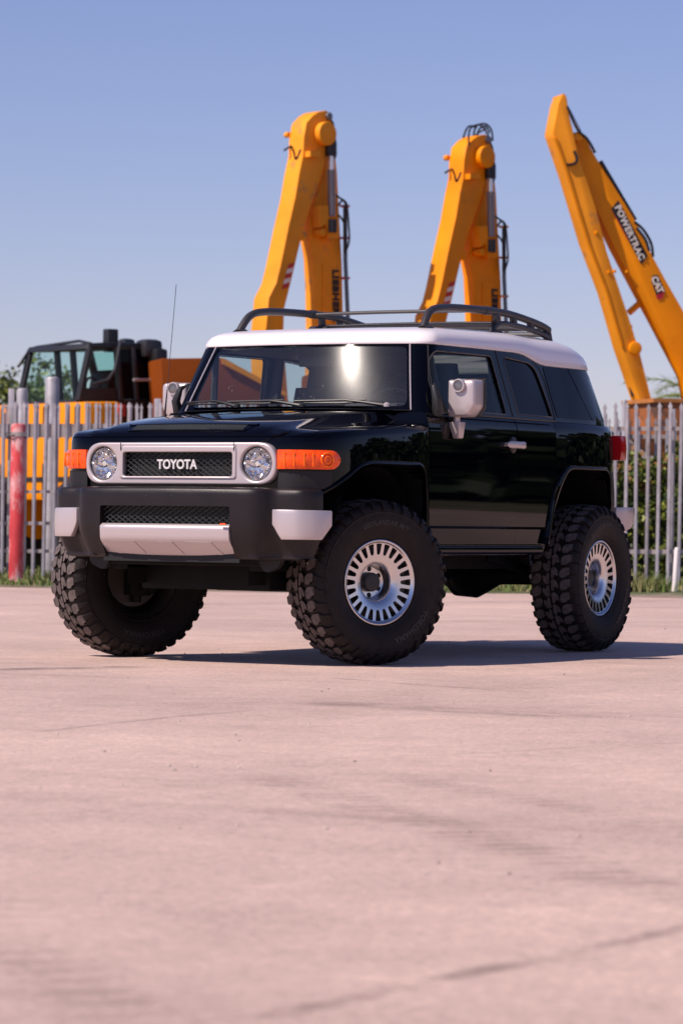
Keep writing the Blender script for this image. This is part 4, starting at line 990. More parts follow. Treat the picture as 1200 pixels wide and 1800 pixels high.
for sg in (1, -1):
    # seals round the side windows, gap between the doors
    for poly in (FWP, QWP):
        pts = [side_pt(y, z, 0.0, sg) for y, z in inset_poly(poly, .004)]; mb = MB(); mb.tube(pts+[pts[0]], 0.0035, 6, cap=False); mb.obj('window_seal', GOLD, CAR)
    mb = MB(); mb.tube([side_pt(y, z, 0.0, sg) for y, z in ((.232, 1.372), (.15, 1.755))], 0.004, 6); mb.obj('door_frame_gap', PANEL, CAR); mb = MB(); mb.tube([side_pt(y, z, 0.0, sg) for y, z in ((.785, 1.375), (.783, 1.45), (.755, 1.60), (.715, 1.675), (.64, 1.712))], 0.004, 6); mb.obj('door_frame_gap', PANEL, CAR); mb = MB()
    mb.tube([side_pt(-.72, 1.375, 0.001, sg), side_pt(-.70, 1.55, .001, sg), side_pt(-.62, 1.745, .001, sg)], 0.004, 6); mb.obj('door_frame_gap', PANEL, CAR)
    mb = MB(); mb.tube([(sg*.853, y, 1.368) for y in np.linspace(-.78, .75, 12)], [0.004]+[0.0075]*10+[0.004], 6); mb.obj('belt_moulding', TRIM, CAR)
    # bright strip along the windscreen pillar
    mb = MB(); mb.tube([(sg*(.722-.10*k+.006), -.912+.168*k-.009*k*(1-k)+.083, 1.372+.378*k) for k in np.linspace(0.02, 1, 8)], 0.0045, 6); mb.obj('pillar_moulding', SILVER, CAR)
# roof
half = off_outline(outline(1.0), .006); base = outline(.5)
O = [(x, y, smooth_interp(base[i][1], ZG)) for i, (x, y) in enumerate(half)]; O = O+[(-x, y, z) for x, y, z in O[-2:0:-1]]
ZR = [(-1, 1.855), (-.5, 1.868), (0, 1.884), (.6, 1.898), (1.0, 1.898), (1.25, 1.885), (1.45, 1.85), (1.6, 1.80), (1.75, 1.74)]
rings = []
for r, h in ((.90, -.01), (.965, -.012), (.985, -.010), (1.0, .0), (1.002, .06), (.999, .17), (.990, .34), (.975, .50), (.952, .63), (.92, .735), (.87, .82), (.80, .885), (.70, .935), (.58, .965), (.42, .985), (.22, .997), (.06, 1.0)):
    ring = []
    for (x, y, z) in O:
        yy = .42+(y-.42)*(1-(1-r)*1.0); xx = x*r; Z = smooth_interp(yy, ZR)
        ring.append((xx, yy, z+(Z-z)*h if h > 0 else z+h*.6))
    rings.append(ring)
mb = MB(); mb.grid([r+[r[0]] for r in rings]); nr = len(rings[0])+1
mb.f.append(tuple((len(rings)-1)*nr+k for k in range(nr-1))); mb.m.append(0); mb.f.append(tuple(range(nr-1))); mb.m.append(0)
roof = mb.obj('roof', WHITE, CAR, angle=None)
b = bmesh.new(); b.from_mesh(roof.data); bmesh.ops.remove_doubles(b, verts=b.verts, dist=1e-5); bmesh.ops.recalc_face_normals(b, faces=b.faces); b.to_mesh(roof.data); b.free(); finish(roof.data, 50)
# interior
mb = MB(); mb.box((0, -.70, 1.36), (1.40, .26, .07)); mb.box((.38, -.58, 1.39), (.34, .16, .07)); mb.obj('dashboard', SEAT, CAR, bevel=.02)
mb = MB(); mb.grid([[(x, y, 1.7445-.02*(abs(x)/.6)**4) for x in np.linspace(-.62, .62, 9)] for y in np.linspace(-.62, 1.4, 5)]); mb.obj('headliner', TRIMI, CAR)
mb = MB(); c = Vector((.37, -.43, 1.36)); tl = Vector((0, .42, .9)).normalized()
mb.tube([c+Vector((1, 0, 0))*.175*math.cos(a)+tl*.175*math.sin(a) for a in np.linspace(0, 6.283, 28)], .014, 8, cap=False)
for a in (0, 3.14, 4.71): mb.tube([c, c+Vector((1, 0, 0))*.17*math.cos(a)+tl*.17*math.sin(a)], .013, 6)
mb.obj('steering_wheel', TRIM, CAR)
for x in (.37, -.37):
    mb = MB(); mb.box((x, .16, 1.42), (.44, .13, .26), taper=.8); mb.box((x, .18, 1.615), (.24, .09, .14), taper=.85); mb.tube([(x-.06, .17, 1.5), (x-.06, .18, 1.6)], .008, 6); mb.tube([(x+.06, .17, 1.5), (x+.06, .18, 1.6)], .008, 6); mb.obj('seat', SEAT, CAR, bevel=.03)
mb = MB(); mb.box((0, .98, 1.44), (1.2, .13, .22), taper=.9)
for x in (-.36, .36): mb.box((x, 1.0, 1.60), (.22, .08, .11), taper=.85)
mb.obj('rear_seat', SEAT, CAR, bevel=.03)
for sg in (1, -1):
    mb = MB(); mb.tube([(sg*.74, -.50, 1.40), (sg*.69, -.56, 1.72)], .02, 6); mb.tube([(sg*.765, .20, 1.38), (sg*.71, .19, 1.73)], [.045, .035], 6); mb.tube([(sg*.75, .84, 1.38), (sg*.69, .76, 1.72)], .05, 6); mb.obj('pillar_trim', TRIMI, CAR)
mb = MB(); mb.box((0, -.60, 1.665), (.22, .02, .06)); mb.tube([(0, -.60, 1.68), (0, -.63, 1.75)], .008, 6); mb.obj('rear_view_mirror', TRIM, CAR, bevel=.008)
mb = MB()
for k in range(2):
    mb.tube([(-.42+.10*math.cos(a)*.7, .0, 1.60+.10*math.sin(a)-.02*k) for a in np.linspace(0, 6.28, 20)], .006, 5, cap=False) if False else None
# wipers and cowl
mb = MB(); mb.grid([[(x, -.93+.07*(x/.7)**2+t*.10, 1.385+t*.012-.01*(x/.7)**2) for t in (0, .5, 1)] for x in np.linspace(-.74, .74, 17)]); mb.obj('cowl', TRIM, CAR)
for i, (x0, x1) in enumerate(((.60, .05), (.10, -.40), (-.33, -.70))):
    yw = lambda x: -.918+.085*(x/.72)**2
    mb = MB(); p0 = Vector((x0, yw(x0)-.028, 1.402)); pm = Vector(((x0+x1)/2+.04, yw((x0+x1)/2)-.022, 1.432)); p1 = Vector((x1, yw(x1)-.008, 1.418))
    mb.tube([p0, p0.lerp(pm, .5)+Vector((0, -.008, .002)), pm], [.012, .009, .007], 8)
    mb.tube([p1, p1.lerp(p0, .5)+Vector((0, .0, .006)), Vector((x0-.10, yw(x0-.10)-.006, 1.422))], .006, 6)
    mb.tube([p1+Vector((0, -.008, .010)), Vector((x0-.12, yw(x0-.12)-.014, 1.434))], .005, 6)
    wp = mb.obj('wiper', TRIM, CAR); mb = MB(); mb.lathe([(0, .018), (.014, .018), (.022, .010), (.024, 0)], 16, (x0+.01, yw(x0)-.03, 1.395), 'z'); mb.obj('wiper_pivot', SILVER if i == 0 else TRIM, wp)
# ================= front end
def bend(o, k=0.10):
    for v in o.data.vertices: v.co.y += k*v.co.x**2
    o.data.update()
def plate(name, outer, holes, y0, th_, m, parent, bevel=.004, k=0.10, nx=24, bres=2):
    """flat 2-D shape with holes in x-z, given thickness and bent to the nose's curve"""
    cu = bpy.data.curves.new('c', 'CURVE'); cu.dimensions = '2D'; cu.fill_mode = 'BOTH'; cu.extrude = th_/2-bevel; cu.bevel_depth = bevel; cu.bevel_resolution = bres; cu.offset = -bevel
    for pl in [outer]+holes:
        sp = cu.splines.new('POLY'); sp.points.add(len(pl)-1); sp.use_cyclic_u = True
        for q, (a, c) in zip(sp.points, pl): q.co = (a, c, 0, 1)
    o = bpy.data.objects.new('c', cu); COL.objects.link(o); dg = bpy.context.evaluated_depsgraph_get(); me = bpy.data.meshes.new_from_object(o.evaluated_get(dg)); bpy.data.objects.remove(o)
    b = bmesh.new(); b.from_mesh(me); bmesh.ops.remove_doubles(b, verts=b.verts, dist=1e-5)
    xs = [v.co.x for v in b.verts]
    for x in np.linspace(min(xs), max(xs), nx+2)[1:-1]:
        bmesh.ops.bisect_plane(b, geom=b.verts[:]+b.edges[:]+b.faces[:], plane_co=(x, 0, 0), plane_no=(1, 0, 0))
    for v in b.verts: v.co = Vector((v.co.x, y0-v.co.z+k*v.co.x**2, v.co.y))
    bmesh.ops.recalc_face_normals(b, faces=b.faces); b.to_mesh(me); b.free(); me.materials.clear(); me.materials.append(m)
    finish(me, 40); o = bpy.data.objects.new(name, me); COL.objects.link(o); o.parent = parent; return o
ZC = 1.0565
rect = lambda x0, x1, z0, z1: [(x0, z0), (x1, z0), (x1, z1), (x0, z1)]
circ = lambda cx, cz, r, n=40, e=1.0: [(cx+r*math.cos(2*math.pi*k/n), cz+r*e*math.sin(2*math.pi*k/n)) for k in range(n)]
bez = plate('front_grille', round_poly(rect(-.590, .590, .946, 1.168), .115, 10), [round_poly(rect(-.345, .345, .982, 1.120), .022, 4), circ(.474, ZC, .090), circ(-.474, ZC, .090)], -2.045, .05, SILVER, CAR, .010, .075)
plate('bezel_recess_panel', round_poly(rect(-.362, .362, .975, 1.148), .02, 4), [round_poly(rect(-.338, .338, .989, 1.116), .016, 4)], -2.062, .03, SILVER, bez, .006, .075)
mb = MB()
for sg in (1, -1): mb.box((sg*.350, -2.0795+.075*.35**2, 1.145), (.0022, .006, .040))
mb.obj('bezel_seam', PANEL, bez, angle=None)
mb = MB(); mb.grid([[(x, -2.018+.075*x*x, z) for z in (.955, 1.16)] for x in np.linspace(-.365, .365, 20)]); mb.obj('grille_backing', PANEL, bez)
wire_mesh(-.345, .345, .982, 1.12, .040, .0255, lambda x, z: Vector((x, -2.044+.075*x*x+.0016*math.sin(x*200), z)), .0018).obj('grille_mesh', MESHM, bez, angle=None)
vs, fs = text_mesh('TOYOTA', .072, .006, .0016, 1.0)
sx = .248/(max(v.x for v in vs)-min(v.x for v in vs)); sz = .052/(max(v.y for v in vs)-min(v.y for v in vs)); mxc = (max(v.x for v in vs)+min(v.x for v in vs))/2; mzc = (max(v.y for v in vs)+min(v.y for v in vs))/2
mk('grille_lettering', [Vector(((v.x-mxc)*sx-.004, -2.056-v.z+.075*v.x**2, ZC-.004+(v.y-mzc)*sz)) for v in vs], fs, CREAM, bez, angle=None)
for sg in (1, -1):
    hl = empty('headlight', (sg*.474, -2.045+.075*.474**2, ZC), CAR)
    # faceted reflector bowl
    mb = MB(); n = 26; prof = [(.0, .088), (.018, .084), (.035, .070), (.048, .050), (.055, .028), (.056, .0)]
    v = []; 
    for i, (a, r) in enumerate(prof):
        for k in range(n):
            jt = .003 if (k+i) % 2 else -.002; th_ = 2*math.pi*k/n; v.append(((r+jt)*math.cos(th_), a, (r+jt)*math.sin(th_)))
    f = [(i*n+k, i*n+(k+1) % n, (i+1)*n+(k+1) % n, (i+1)*n+k) for i in range(len(prof)-1) for k in range(n)]
    mb.add(v, f); rf = mb.obj('reflector', CHROME, hl, angle=None)
    mb = MB(); mb.lathe([(-.010, .013), (-.004, .021), (.03, .022), (.05, .024)], 20, (0, 0, 0), 'y'); mb.obj('bulb_shield', CHROME, hl)
    mb = MB(); 
    for (px_, pz_, r_) in ((.042, -.012, .019), (-.04, .03, .013)): mb.lathe([(.0, r_), (-.006, r_*.8), (-.009, 0)], 16, (px_, .012, pz_), 'y')
    mb.obj('lamp_insert', AMBER2 if False else CHROME, hl)
    mb = MB(); mb.tube([(.088*math.cos(a), -.004, .088*math.sin(a)) for a in np.linspace(0, 6.2832, 41)], .0045, 8, cap=False); mb.obj('lamp_ring', TRIM, hl)
    mb = MB(); mb.lathe([(-.002, .089), (-.010, .080), (-.017, .060), (-.022, .035), (-.024, .012), (-.024, .0005)], 36, (0, 0, 0), 'y'); mb.obj('lens', GCLEAR, hl)
# outline sweeps for the nose (x, y) of one side
NOSE = [(.592, -2.025), (.64, -2.018), (.68, -2.003), (.715, -1.982), (.745, -1.955), (.772, -1.925), (.795, -1.89), (.815, -1.855), (.832, -1.81)]
def along(path, s):
    acc = 0
    for i in range(len(path)-1):
        a, c = Vector(path[i]), Vector(path[i+1]); L_ = (c-a).length
        if acc+L_ >= s or i == len(path)-2:
            t = (c-a)/L_; return a+t*(s-acc), Vector((t.y, -t.x))
        acc += L_
def wrap_plate(path, s0, s1, ztop, zbot, d0, d1, sg, m, name, parent, n=24, rz=6, crown=0.0, bevel=0):
    """solid strip following a plan path; ztop/zbot are functions of 0..1"""
    rows_o, rows_i = [], []
    for i in range(n+1):
        t = i/n; p, nn = along(path, s0+(s1-s0)*t); zt, zb_ = ztop(t), zbot(t)
        ro, ri = [], []
        for j in range(rz+1):
            q = j/rz; z = zb_+(zt-zb_)*q; dd = d1+crown*(1-(2*q-1)**2)*(1-(2*t-1)**6)
            ro.append((sg*(p.x+nn.x*dd), p.y+nn.y*dd, z)); ri.append((sg*(p.x+nn.x*d0), p.y+nn.y*d0, z))
        rows_o.append(ro); rows_i.append(ri)
    N = n+1; M_ = rz+1; v = [p for r in rows_o for p in r]+[p for r in rows_i for p in r]; f = []
    for i in range(n):
        for j in range(rz):
            a = i*M_+j; f.append((a, a+1, a+M_+1, a+M_)); f.append(tuple(N*M_+k for k in (a, a+M_, a+M_+1, a+1)))
    o = N*M_
    for i in range(n):
        for j in (0, rz): a = i*M_+j; f.append((a, a+M_, o+a+M_, o+a))
    for j in range(rz):
        for i in (0, n): a = i*M_+j; f.append((a, a+1, o+a+1, o+a))
    ob = mk(name, v, f, m, parent, angle=35)
    if bevel: bev(ob, bevel, 2, 50)
    return ob
for sg in (1, -1):
    semi = lambda t, c=.052: c*math.sqrt(max(0.02, 1-max(0, (t-.80)/.2)**2))
    ti = empty('turn_signal', (0, 0, 0), CAR)
    wrap_plate(NOSE, .0, .345, lambda t: 1.080+semi(t, .050), lambda t: 1.080-semi(t, .050), -.01, .012, sg, AMBER, 'lens', ti, 28, 6, .012)
    p, nn = along(NOSE, .255); mb = MB()
    tt = Vector((-nn.y*sg, nn.x, 0)) if False else Vector((nn.y*-1*sg, nn.x, 0)).normalized()
    tt = Vector((sg*-nn.y, nn.x, 0)).normalized(); c = Vector((sg*(p.x+nn.x*.024), p.y+nn.y*.024, 1.080)); N3 = Vector((sg*nn.x, nn.y, 0))
    mb.tube([c+tt*.036*math.cos(a)+Vector((0, 0, 1))*.036*math.sin(a) for a in np.linspace(0, 6.2832, 33)], .0045, 8, cap=False)
    mb.tube([c+tt*.018*math.cos(a)+Vector((0, 0, 1))*.018*math.sin(a)+N3*.003 for a in np.linspace(0, 6.2832, 25)], .003, 6, cap=False)
    mb.obj('lens_ring', AMBER2, ti)
    for k in range(4):
        mb = MB(); q, n2 = along(NOSE, .045+k*.045); mb.tube([Vector((sg*(q.x+n2.x*.0225), q.y+n2.y*.0225, z)) for z in (1.045, 1.08, 1.115)], .0035, 6); mb.obj('lens_rib', AMBER2, ti)
# bumper
BOUT = [(0, -2.205), (.30, -2.195), (.47, -2.178), (.535, -2.160), (.570, -2.130), (.590, -2.095), (.625, -2.072), (.70, -2.062), (.755, -2.045), (.797, -2.005), (.815, -1.96), (.818, -1.945)]
def smooth_path(P, n):
    P = [Vector(p) for p in P]; out = []
    for i in range(len(P)-1):
        p0, p1, p2, p3 = P[max(0, i-1)], P[i], P[i+1], P[min(len(P)-1, i+2)]
        for k in range(n): t = k/n; out.append(0.5*((2*p1)+(p2-p0)*t+(2*p0-5*p1+4*p2-p3)*t*t+(3*p1-p0-3*p2+p3)*t**3))
    out.append(P[-1]); return [tuple(p) for p in out]
BS = smooth_path(BOUT, 4)
def bump_section(x):
    zt = .932-.006*(x/.85)**2; f = min(1, max(0, (x-.55)/.25)); zl = .556+.03*max(0, (x-.70)/.14)**2
    return [(-.16, zt-.02), (-.10, zt+.002), (-.03, zt+.002), (-.012, zt-.004), (-.003, zt-.016), (0, zt-.04), (0, .86), (0, .80), (0, .74), (-.004, .70), (-.016, .66), (-.034, .62), (-.052, .585), (-.066, .566), (-.085, zl+.002), (-.13, zl), (-.22, zl+.01)]
half = off_outline(BS, 0)
rows = []
pts = BS; nP = len(pts)
for i, p in enumerate(pts):
    a = Vector(pts[i-1]) if i else Vector((-pts[1][0], pts[1][1])); c = Vector(pts[i+1]) if i < nP-1 else Vector(pts[i])*2-Vector(pts[i-1])
    t = (c-a).normalized(); nn = Vector((t.y, -t.x)); k_ = min(1, 0.35+0.65*(1 if p[0] < .45 else 1))
    rows.append([(p[0]+nn.x*d*(1 if p[0] < .48 or d > -.06 else .75), p[1]+nn.y*d*(1 if p[0] < .48 or d > -.06 else .75), z) for d, z in bump_section(p[0])])
full = [[(-x, y, z) for x, y, z in r] for r in rows[::-1]]+rows[1:]
mb = MB(); nS = len(full[0]); mb.grid([r+[r[0]] for r in full]); mb.f.append(tuple(range(nS))); mb.m.append(0); mb.f.append(tuple((len(full)-1)*(nS+1)+k for k in range(nS))); mb.m.append(0)
bp_ = mb.obj('front_bumper', PLASTIC, CAR, angle=None)
b = bmesh.new(); b.from_mesh(bp_.data); bmesh.ops.remove_doubles(b, verts=b.verts, dist=1e-5); bmesh.ops.recalc_face_normals(b, faces=b.faces); b.to_mesh(bp_.data); b.free()
boolean(bp_, prism_obj(round_poly([(-.400, .555), (.400, .555), (.400, .832), (-.400, .832)], [0, 0, .012, .012], 3), 'y', -2.4, -2.10)); finish(bp_.data, 35)
mb = MB(); mb.grid([[(x, -2.115, z) for z in (.54, .85)] for x in (-.42, .42)]); mb.obj('intake_backing', PANEL, bp_)
wire_mesh(-.40, .40, .733, .833, .040, .0255, lambda x, z: Vector((x, -2.160+.08*x*x, z)), .0018).obj('intake_mesh', MESHM, bp_, angle=None)
# skid plate
def skid_y(z): return float(np.interp(z, [.572, .585, .645, .66, .72, .735, .739], [-2.115, -2.125, -2.192, -2.200, -2.205, -2.200, -2.185]))
def skid_grid(x0, x1, z0, z1, d, nx=20, nz=12):
    return [[(x+(.03 if x > 0 else -.03)*0, skid_y(z)+.08*x*x-d, z) for z in np.linspace(z0, z1, nz)] for x in np.linspace(x0, x1, nx)]
A = skid_grid(-.398, .398, .572, .739, 0); B = [[(x, y+.03, z) for x, y, z in r] for r in A]
mb = MB(); nx, nz = len(A), len(A[0]); v = [p for r in A for p in r]+[p for r in B for p in r]; o = nx*nz; f = []
for i in range(nx-1):
    for j in range(nz-1): a = i*nz+j; f += [(a, a+1, a+nz+1, a+nz), (o+a, o+a+nz, o+a+nz+1, o+a+1)]
for i in range(nx-1):
    for j in (0, nz-1): a = i*nz+j; f.append((a, a+nz, o+a+nz, o+a))
for j in range(nz-1):
    for i in (0, nx-1): a = i*nz+j; f.append((a, a+1, o+a+1, o+a))
mb.add(v, f); sk = mb.obj('skid_plate', SILVER, CAR, angle=30); bev(sk, .004, 2, 50)
for xc in (-.235, .0, .235):
    mb = MB(); P = []
    for t in np.linspace(0, 1, 6):
        z = .580+t*.064; P.append([(x-.02*t*0, skid_y(z)+.08*x*x-.004, z) for x in np.linspace(xc-.088-.015*(t)+.0, xc+.088-.035*t, 6)])
    v = [p for r in P for p in r]+[(x, y+.010, z) for r in P for x, y, z in r]; m_ = 6; f = []
    for i in range(5):
        for j in range(5): a = i*m_+j; f += [(a, a+1, a+m_+1, a+m_), (36+a, 36+a+m_, 36+a+m_+1, 36+a+1)]
    for i in range(5):
        for j in (0, 5): a = i*m_+j; f.append((a, a+m_, 36+a+m_, 36+a)); a = j*m_+i; f.append((a, a+1, 36+a+1, 36+a))
    mb.add(v, f); mb.obj('skid_pad', SILVER, sk, angle=30)
# silver bumper ends
BE = smooth_path([(.598, -2.088), (.625, -2.076), (.70, -2.064), (.742, -2.048), (.785, -2.008), (.815, -1.955), (.838, -1.895)], 4)
BEL = path_len(BE)
for sg in (1, -1):
    zb_ = lambda t: .742-.078*min(1, t/.16) if t < .16 else (.664 if t < .80 else .664+.075*((t-.80)/.20))
    wrap_plate(BE, .0, BEL-.005, lambda t: .820-.004*t, zb_, -.02, .017, sg, SILVER, 'bumper_end_cap', bp_, 30, 6, .004, bevel=.006)
mb = MB(); mb.box((.375, -2.21, .741), (.035, .01, .008)); mb.obj('small_sticker', AMBER, bp_)
mb = MB()
for x in (-.10, .055): mb.lathe([(-.002, .007), (.0, .006)], 12, (x, -2.203, .885), 'y')
mb.obj('bumper_rivet', TRIM, bp_)
for sg in (1, -1):  # dark panel under the lamp beside the nose
    wrap_plate(NOSE, -.0, .30, lambda t: 1.02, lambda t: .93, -.03, -.002, sg, PANEL, 'nose_side_panel', CAR, 14, 3)
    mb = MB(); mb.prism(round_poly([(sg*.44, .575), (sg*.60, .575), (sg*.585, .52), (sg*.50, .485)], .03, 4), lambda u, v, t: Vector((u, t, v)), -1.99, -1.95); mb.obj('bumper_deflector', PLASTIC, bp_)

# ================= mirrors, handles, lamps
for sg in (1, -1):
    mi = empty('door_mirror', (sg*.930, -.56, 1.45), CAR)
    P = [(-.084, .103), (.070, .103), (.084, .090), (.084, -.048), (.038, -.104), (-.084, -.104)]
    P = round_poly([(a*sg, c) for a, c in P], [.010, .014, .014, .018, .018, .010], 4)
    mb = MB(); N_ = len(P); rr = []
    for (yy, s_) in ((.055, .97), (.05, 1.0), (.0, 1.0), (-.042, .99), (-.056, .965), (-.064, .92), (-.068, .84), (-.071, .5), (-.072, .15)):
        rr.append([(x*s_, yy, z*s_) for x, z in P])
    mb.grid([r+[r[0]] for r in rr]); mb.f.append(tuple(range(N_))); mb.m.append(0); mb.f.append(tuple((len(rr)-1)*(N_+1)+k for k in range(N_))); mb.m.append(0)
    ho = mb.obj('mirror_housing', SILVER, mi, angle=None)
    b = bmesh.new(); b.from_mesh(ho.data); bmesh.ops.remove_doubles(b, verts=b.verts, dist=1e-5); bmesh.ops.recalc_face_normals(b, faces=b.faces); b.to_mesh(ho.data); b.free(); finish(ho.data, 45)
    mb = MB(); mb.prism([(x*1.02+sg*.004, z*1.02) for x, z in P], lambda u, v, t: Vector((u, t, v)), .045, .072); mb.obj('mirror_bezel', TRIM, mi, bevel=.004)
    mb = MB(); mb.prism([(x*.88, z*.88) for x, z in P], lambda u, v, t: Vector((u, t, v)), .0725, .075); mb.obj('mirror_glass', CHROME, mi)
    lx = -.006*sg; lz = .068
    mb = MB(); mb.lathe([(-.083, .028), (-.092, .0305), (-.092, .036), (-.086, .038), (-.03, .037)], 28, (lx, 0, lz), 'y'); mb.obj('puddle_lamp_ring', SILVER, mi)
    mb = MB(); mb.lathe([(-.085, .030), (-.088, .018), (-.089, .0005)], 24, (lx, 0, lz), 'y')
    for k in range(9): zz = -.024+k*.006; w_ = math.sqrt(max(0, .029**2-zz*zz)); mb.box((lx, -.0895, lz+zz), (2*w_, .002, .0018))
    mb.obj('puddle_lamp_lens', mat('ribbed lamp glass', (0.25, 0.24, 0.24), rough=0.25, metal=0.5), mi)
    mb = MB(); mb.lathe([(-.135, .020), (-.104, .020), (-.100, .030), (-.096, .030)], 18, (-.058*sg, 0, 0), 'z')
    mb.obj('mirror_stalk', SILVER, mi)
    mb = MB(); v = []
    for (x0, x1, y0, y1, z) in ((-.092, -.022, -.035, .04, -.130), (-.070, -.030, -.025, .03, -.215), (-.066, -.034, -.02, .025, -.222)):
        v += [(x*sg, y, z) for x, y in ((x0, y0), (x1, y0), (x1, y1), (x0, y1))]
    f = [(0, 1, 2, 3)]+[(k*4+i, k*4+(i+1) % 4, k*4+4+(i+1) % 4, k*4+4+i) for k in (0, 1) for i in range(4)]+[(8, 9, 10, 11)]
    mb.add(v, f); mb.obj('mirror_bracket', SILVER, mi, bevel=.005)
    mb = MB(); mb.tube([(-.11*sg, -.0, -.14), (-.05*sg, 0, -.16)], .025, 8); mb.obj('mirror_arm', TRIM, mi)
    # sail panel at the window's front corner
    mb = MB(); mb.tube([(sg*.835, -.715, 1.36), (sg*.842, -.745, 1.44), (sg*.820, -.735, 1.51), (sg*.805, -.70, 1.53)], [.034, .026, .016, .006], 10); mb.obj('mirror_sail', TRIM, CAR)
    mb = MB(); mb.prism([(-.74, 1.376), (-.57, 1.376), (-.655, 1.50)], lambda u, v, t: Vector((side_pt(u, v, t, sg))), -.012, .002); mb.obj('sail_panel', TRIM, CAR, angle=None)
    # handle
    hy, hz = .175, 1.213
    hd_ = empty('door_handle', (sg*.858, hy, hz), CAR)
    mb = MB(); mb.lathe([(-.004, .052), (.0015, .050), (.0015, .0)], 28, (0, 0, 0), 'x'); o = mb.obj('handle_recess', PANEL, hd_); o.scale = (sg, 1.05, .92)
    mb = MB(); mb.lathe([(.0005, .047), (.004, .040), (.005, .0)], 24, (0, -.0, .0), 'x'); o = mb.obj('recess_cup', TRIM, hd_); o.scale = (sg, .8, 1.02)
    rows = []
    for t in np.linspace(0, 1, 17):
        y = -.118+.236*t; s_ = (1-abs(2*t-1)**5)**.5 if 0 < t < 1 else .25; out = .022+.014*(1-(2*t-1)**2); hh = (.020+.005*abs(2*t-1)**2)*max(.3, s_)
        rows.append([(sg*(out+.010*s_*math.cos(a)), y, hh*math.sin(a)) for a in np.linspace(0, 2*math.pi, 17)[:-1]])
    mb = MB(); mb.grid([r+[r[0]] for r in rows]); mb.f += [tuple(range(16)), tuple((16)*17+k for k in range(16))]; mb.m += [0, 0]; mb.obj('grip', SILVER, hd_)
    MB().box((sg*.012, -.10, 0), (.03, .025, .022)).obj('handle_mount', SILVER, hd_, bevel=.003); MB().box((sg*.012, .10, 0), (.03, .03, .026)).obj('handle_mount', SILVER, hd_, bevel=.003)
    # tail lamp
    mb = MB(); rows = []
    for t in np.linspace(0, 1, 10):
        a = t*math.pi/2
        rows.append([(sg*(.735+.105*math.cos(a)*(1-.10*(2*q-1)**2)), 1.70+.185*math.sin(a)**.8, 1.160+.150*q) for q in (0, .04, .15, .5, .85, .96, 1)])
    rows = [[(sg*.70, 1.68, z) for (_, _, z) in rows[0]]]+rows+[[(sg*.66, 1.84, z) for (_, _, z) in rows[0]]]
    mb.grid(rows); mb.f += [tuple(i*7 for i in range(len(rows))), tuple(i*7+6 for i in range(len(rows)))]; mb.m += [0, 0]
    mb.obj('tail_light', RED, CAR, angle=45)
    mb = MB(); P_ = round_poly([(1.475, 1.135), (1.615, 1.135), (1.615, 1.285), (1.475, 1.285)], .025, 4); P_ = resample(P_+[P_[0]], 40); mb.tube([(sg*(side_x(y, z)+.0005), y, z) for y, z in P_], .0016, 5)
    if sg > 0: mb.obj('fuel_flap_gap', PANEL, CAR)
    # rear bumper end
    RB = [(.80, 1.74), (.835, 1.80), (.842, 1.87), (.825, 1.94), (.78, 1.985), (.66, 2.01)]
    wrap_plate(smooth_path(RB, 4)[::-1], 0, path_len(smooth_path(RB, 4)), lambda t: .875, lambda t: .875-.05-.13*min(1, t*1.6)*(1-.35*max(0, t-.6)/.4), -.02, .0, -sg, SILVER, 'rear_bumper_end', CAR, 20, 5, .004) if False else None
mb = MB(); mb.prism([(-1.90, 0.69), (-2.02, .72), (-2.02, .865), (-1.90, .875)], lambda u, v, t: Vector((t, -u, v)), -.66, .66); mb.obj('rear_bumper', PLASTIC, CAR, bevel=.01)
for sg in (1, -1):
    mb = MB(); v = []
    for (x, y) in ((.80, 1.72), (.835, 1.76), (.848, 1.85), (.830, 1.93), (.775, 1.98), (.66, 2.00)):
        d = max(0, min(1, (y-1.72)/.27)); v += [(sg*x, y, .872), (sg*x, y, .835+.0*d), (sg*(x-.01), y, .815-.115*(1-d*.75)), (sg*(x-.05), y+.0, .870)]
    f = [(4*i+k, 4*i+(k+1) % 4, 4*i+4+(k+1) % 4, 4*i+4+k) for i in range(5) for k in range(4)]+[(0, 1, 2, 3), (20, 21, 22, 23)]
    mb.add(v, f); mb.obj('rear_bumper_end', SILVER, CAR, bevel=.006)
# aerial
mb = MB(); mb.tube([(-.80, -.93, 1.30), (-.80, -.925, 1.37), (-.80, -.905, 1.50)], [.010, .006, .003], 6); mb.tube([(-.80, -.905, 1.50), (-.80, -.823, 2.105)], .0018, 5); mb.obj('aerial', TRIM, CAR)
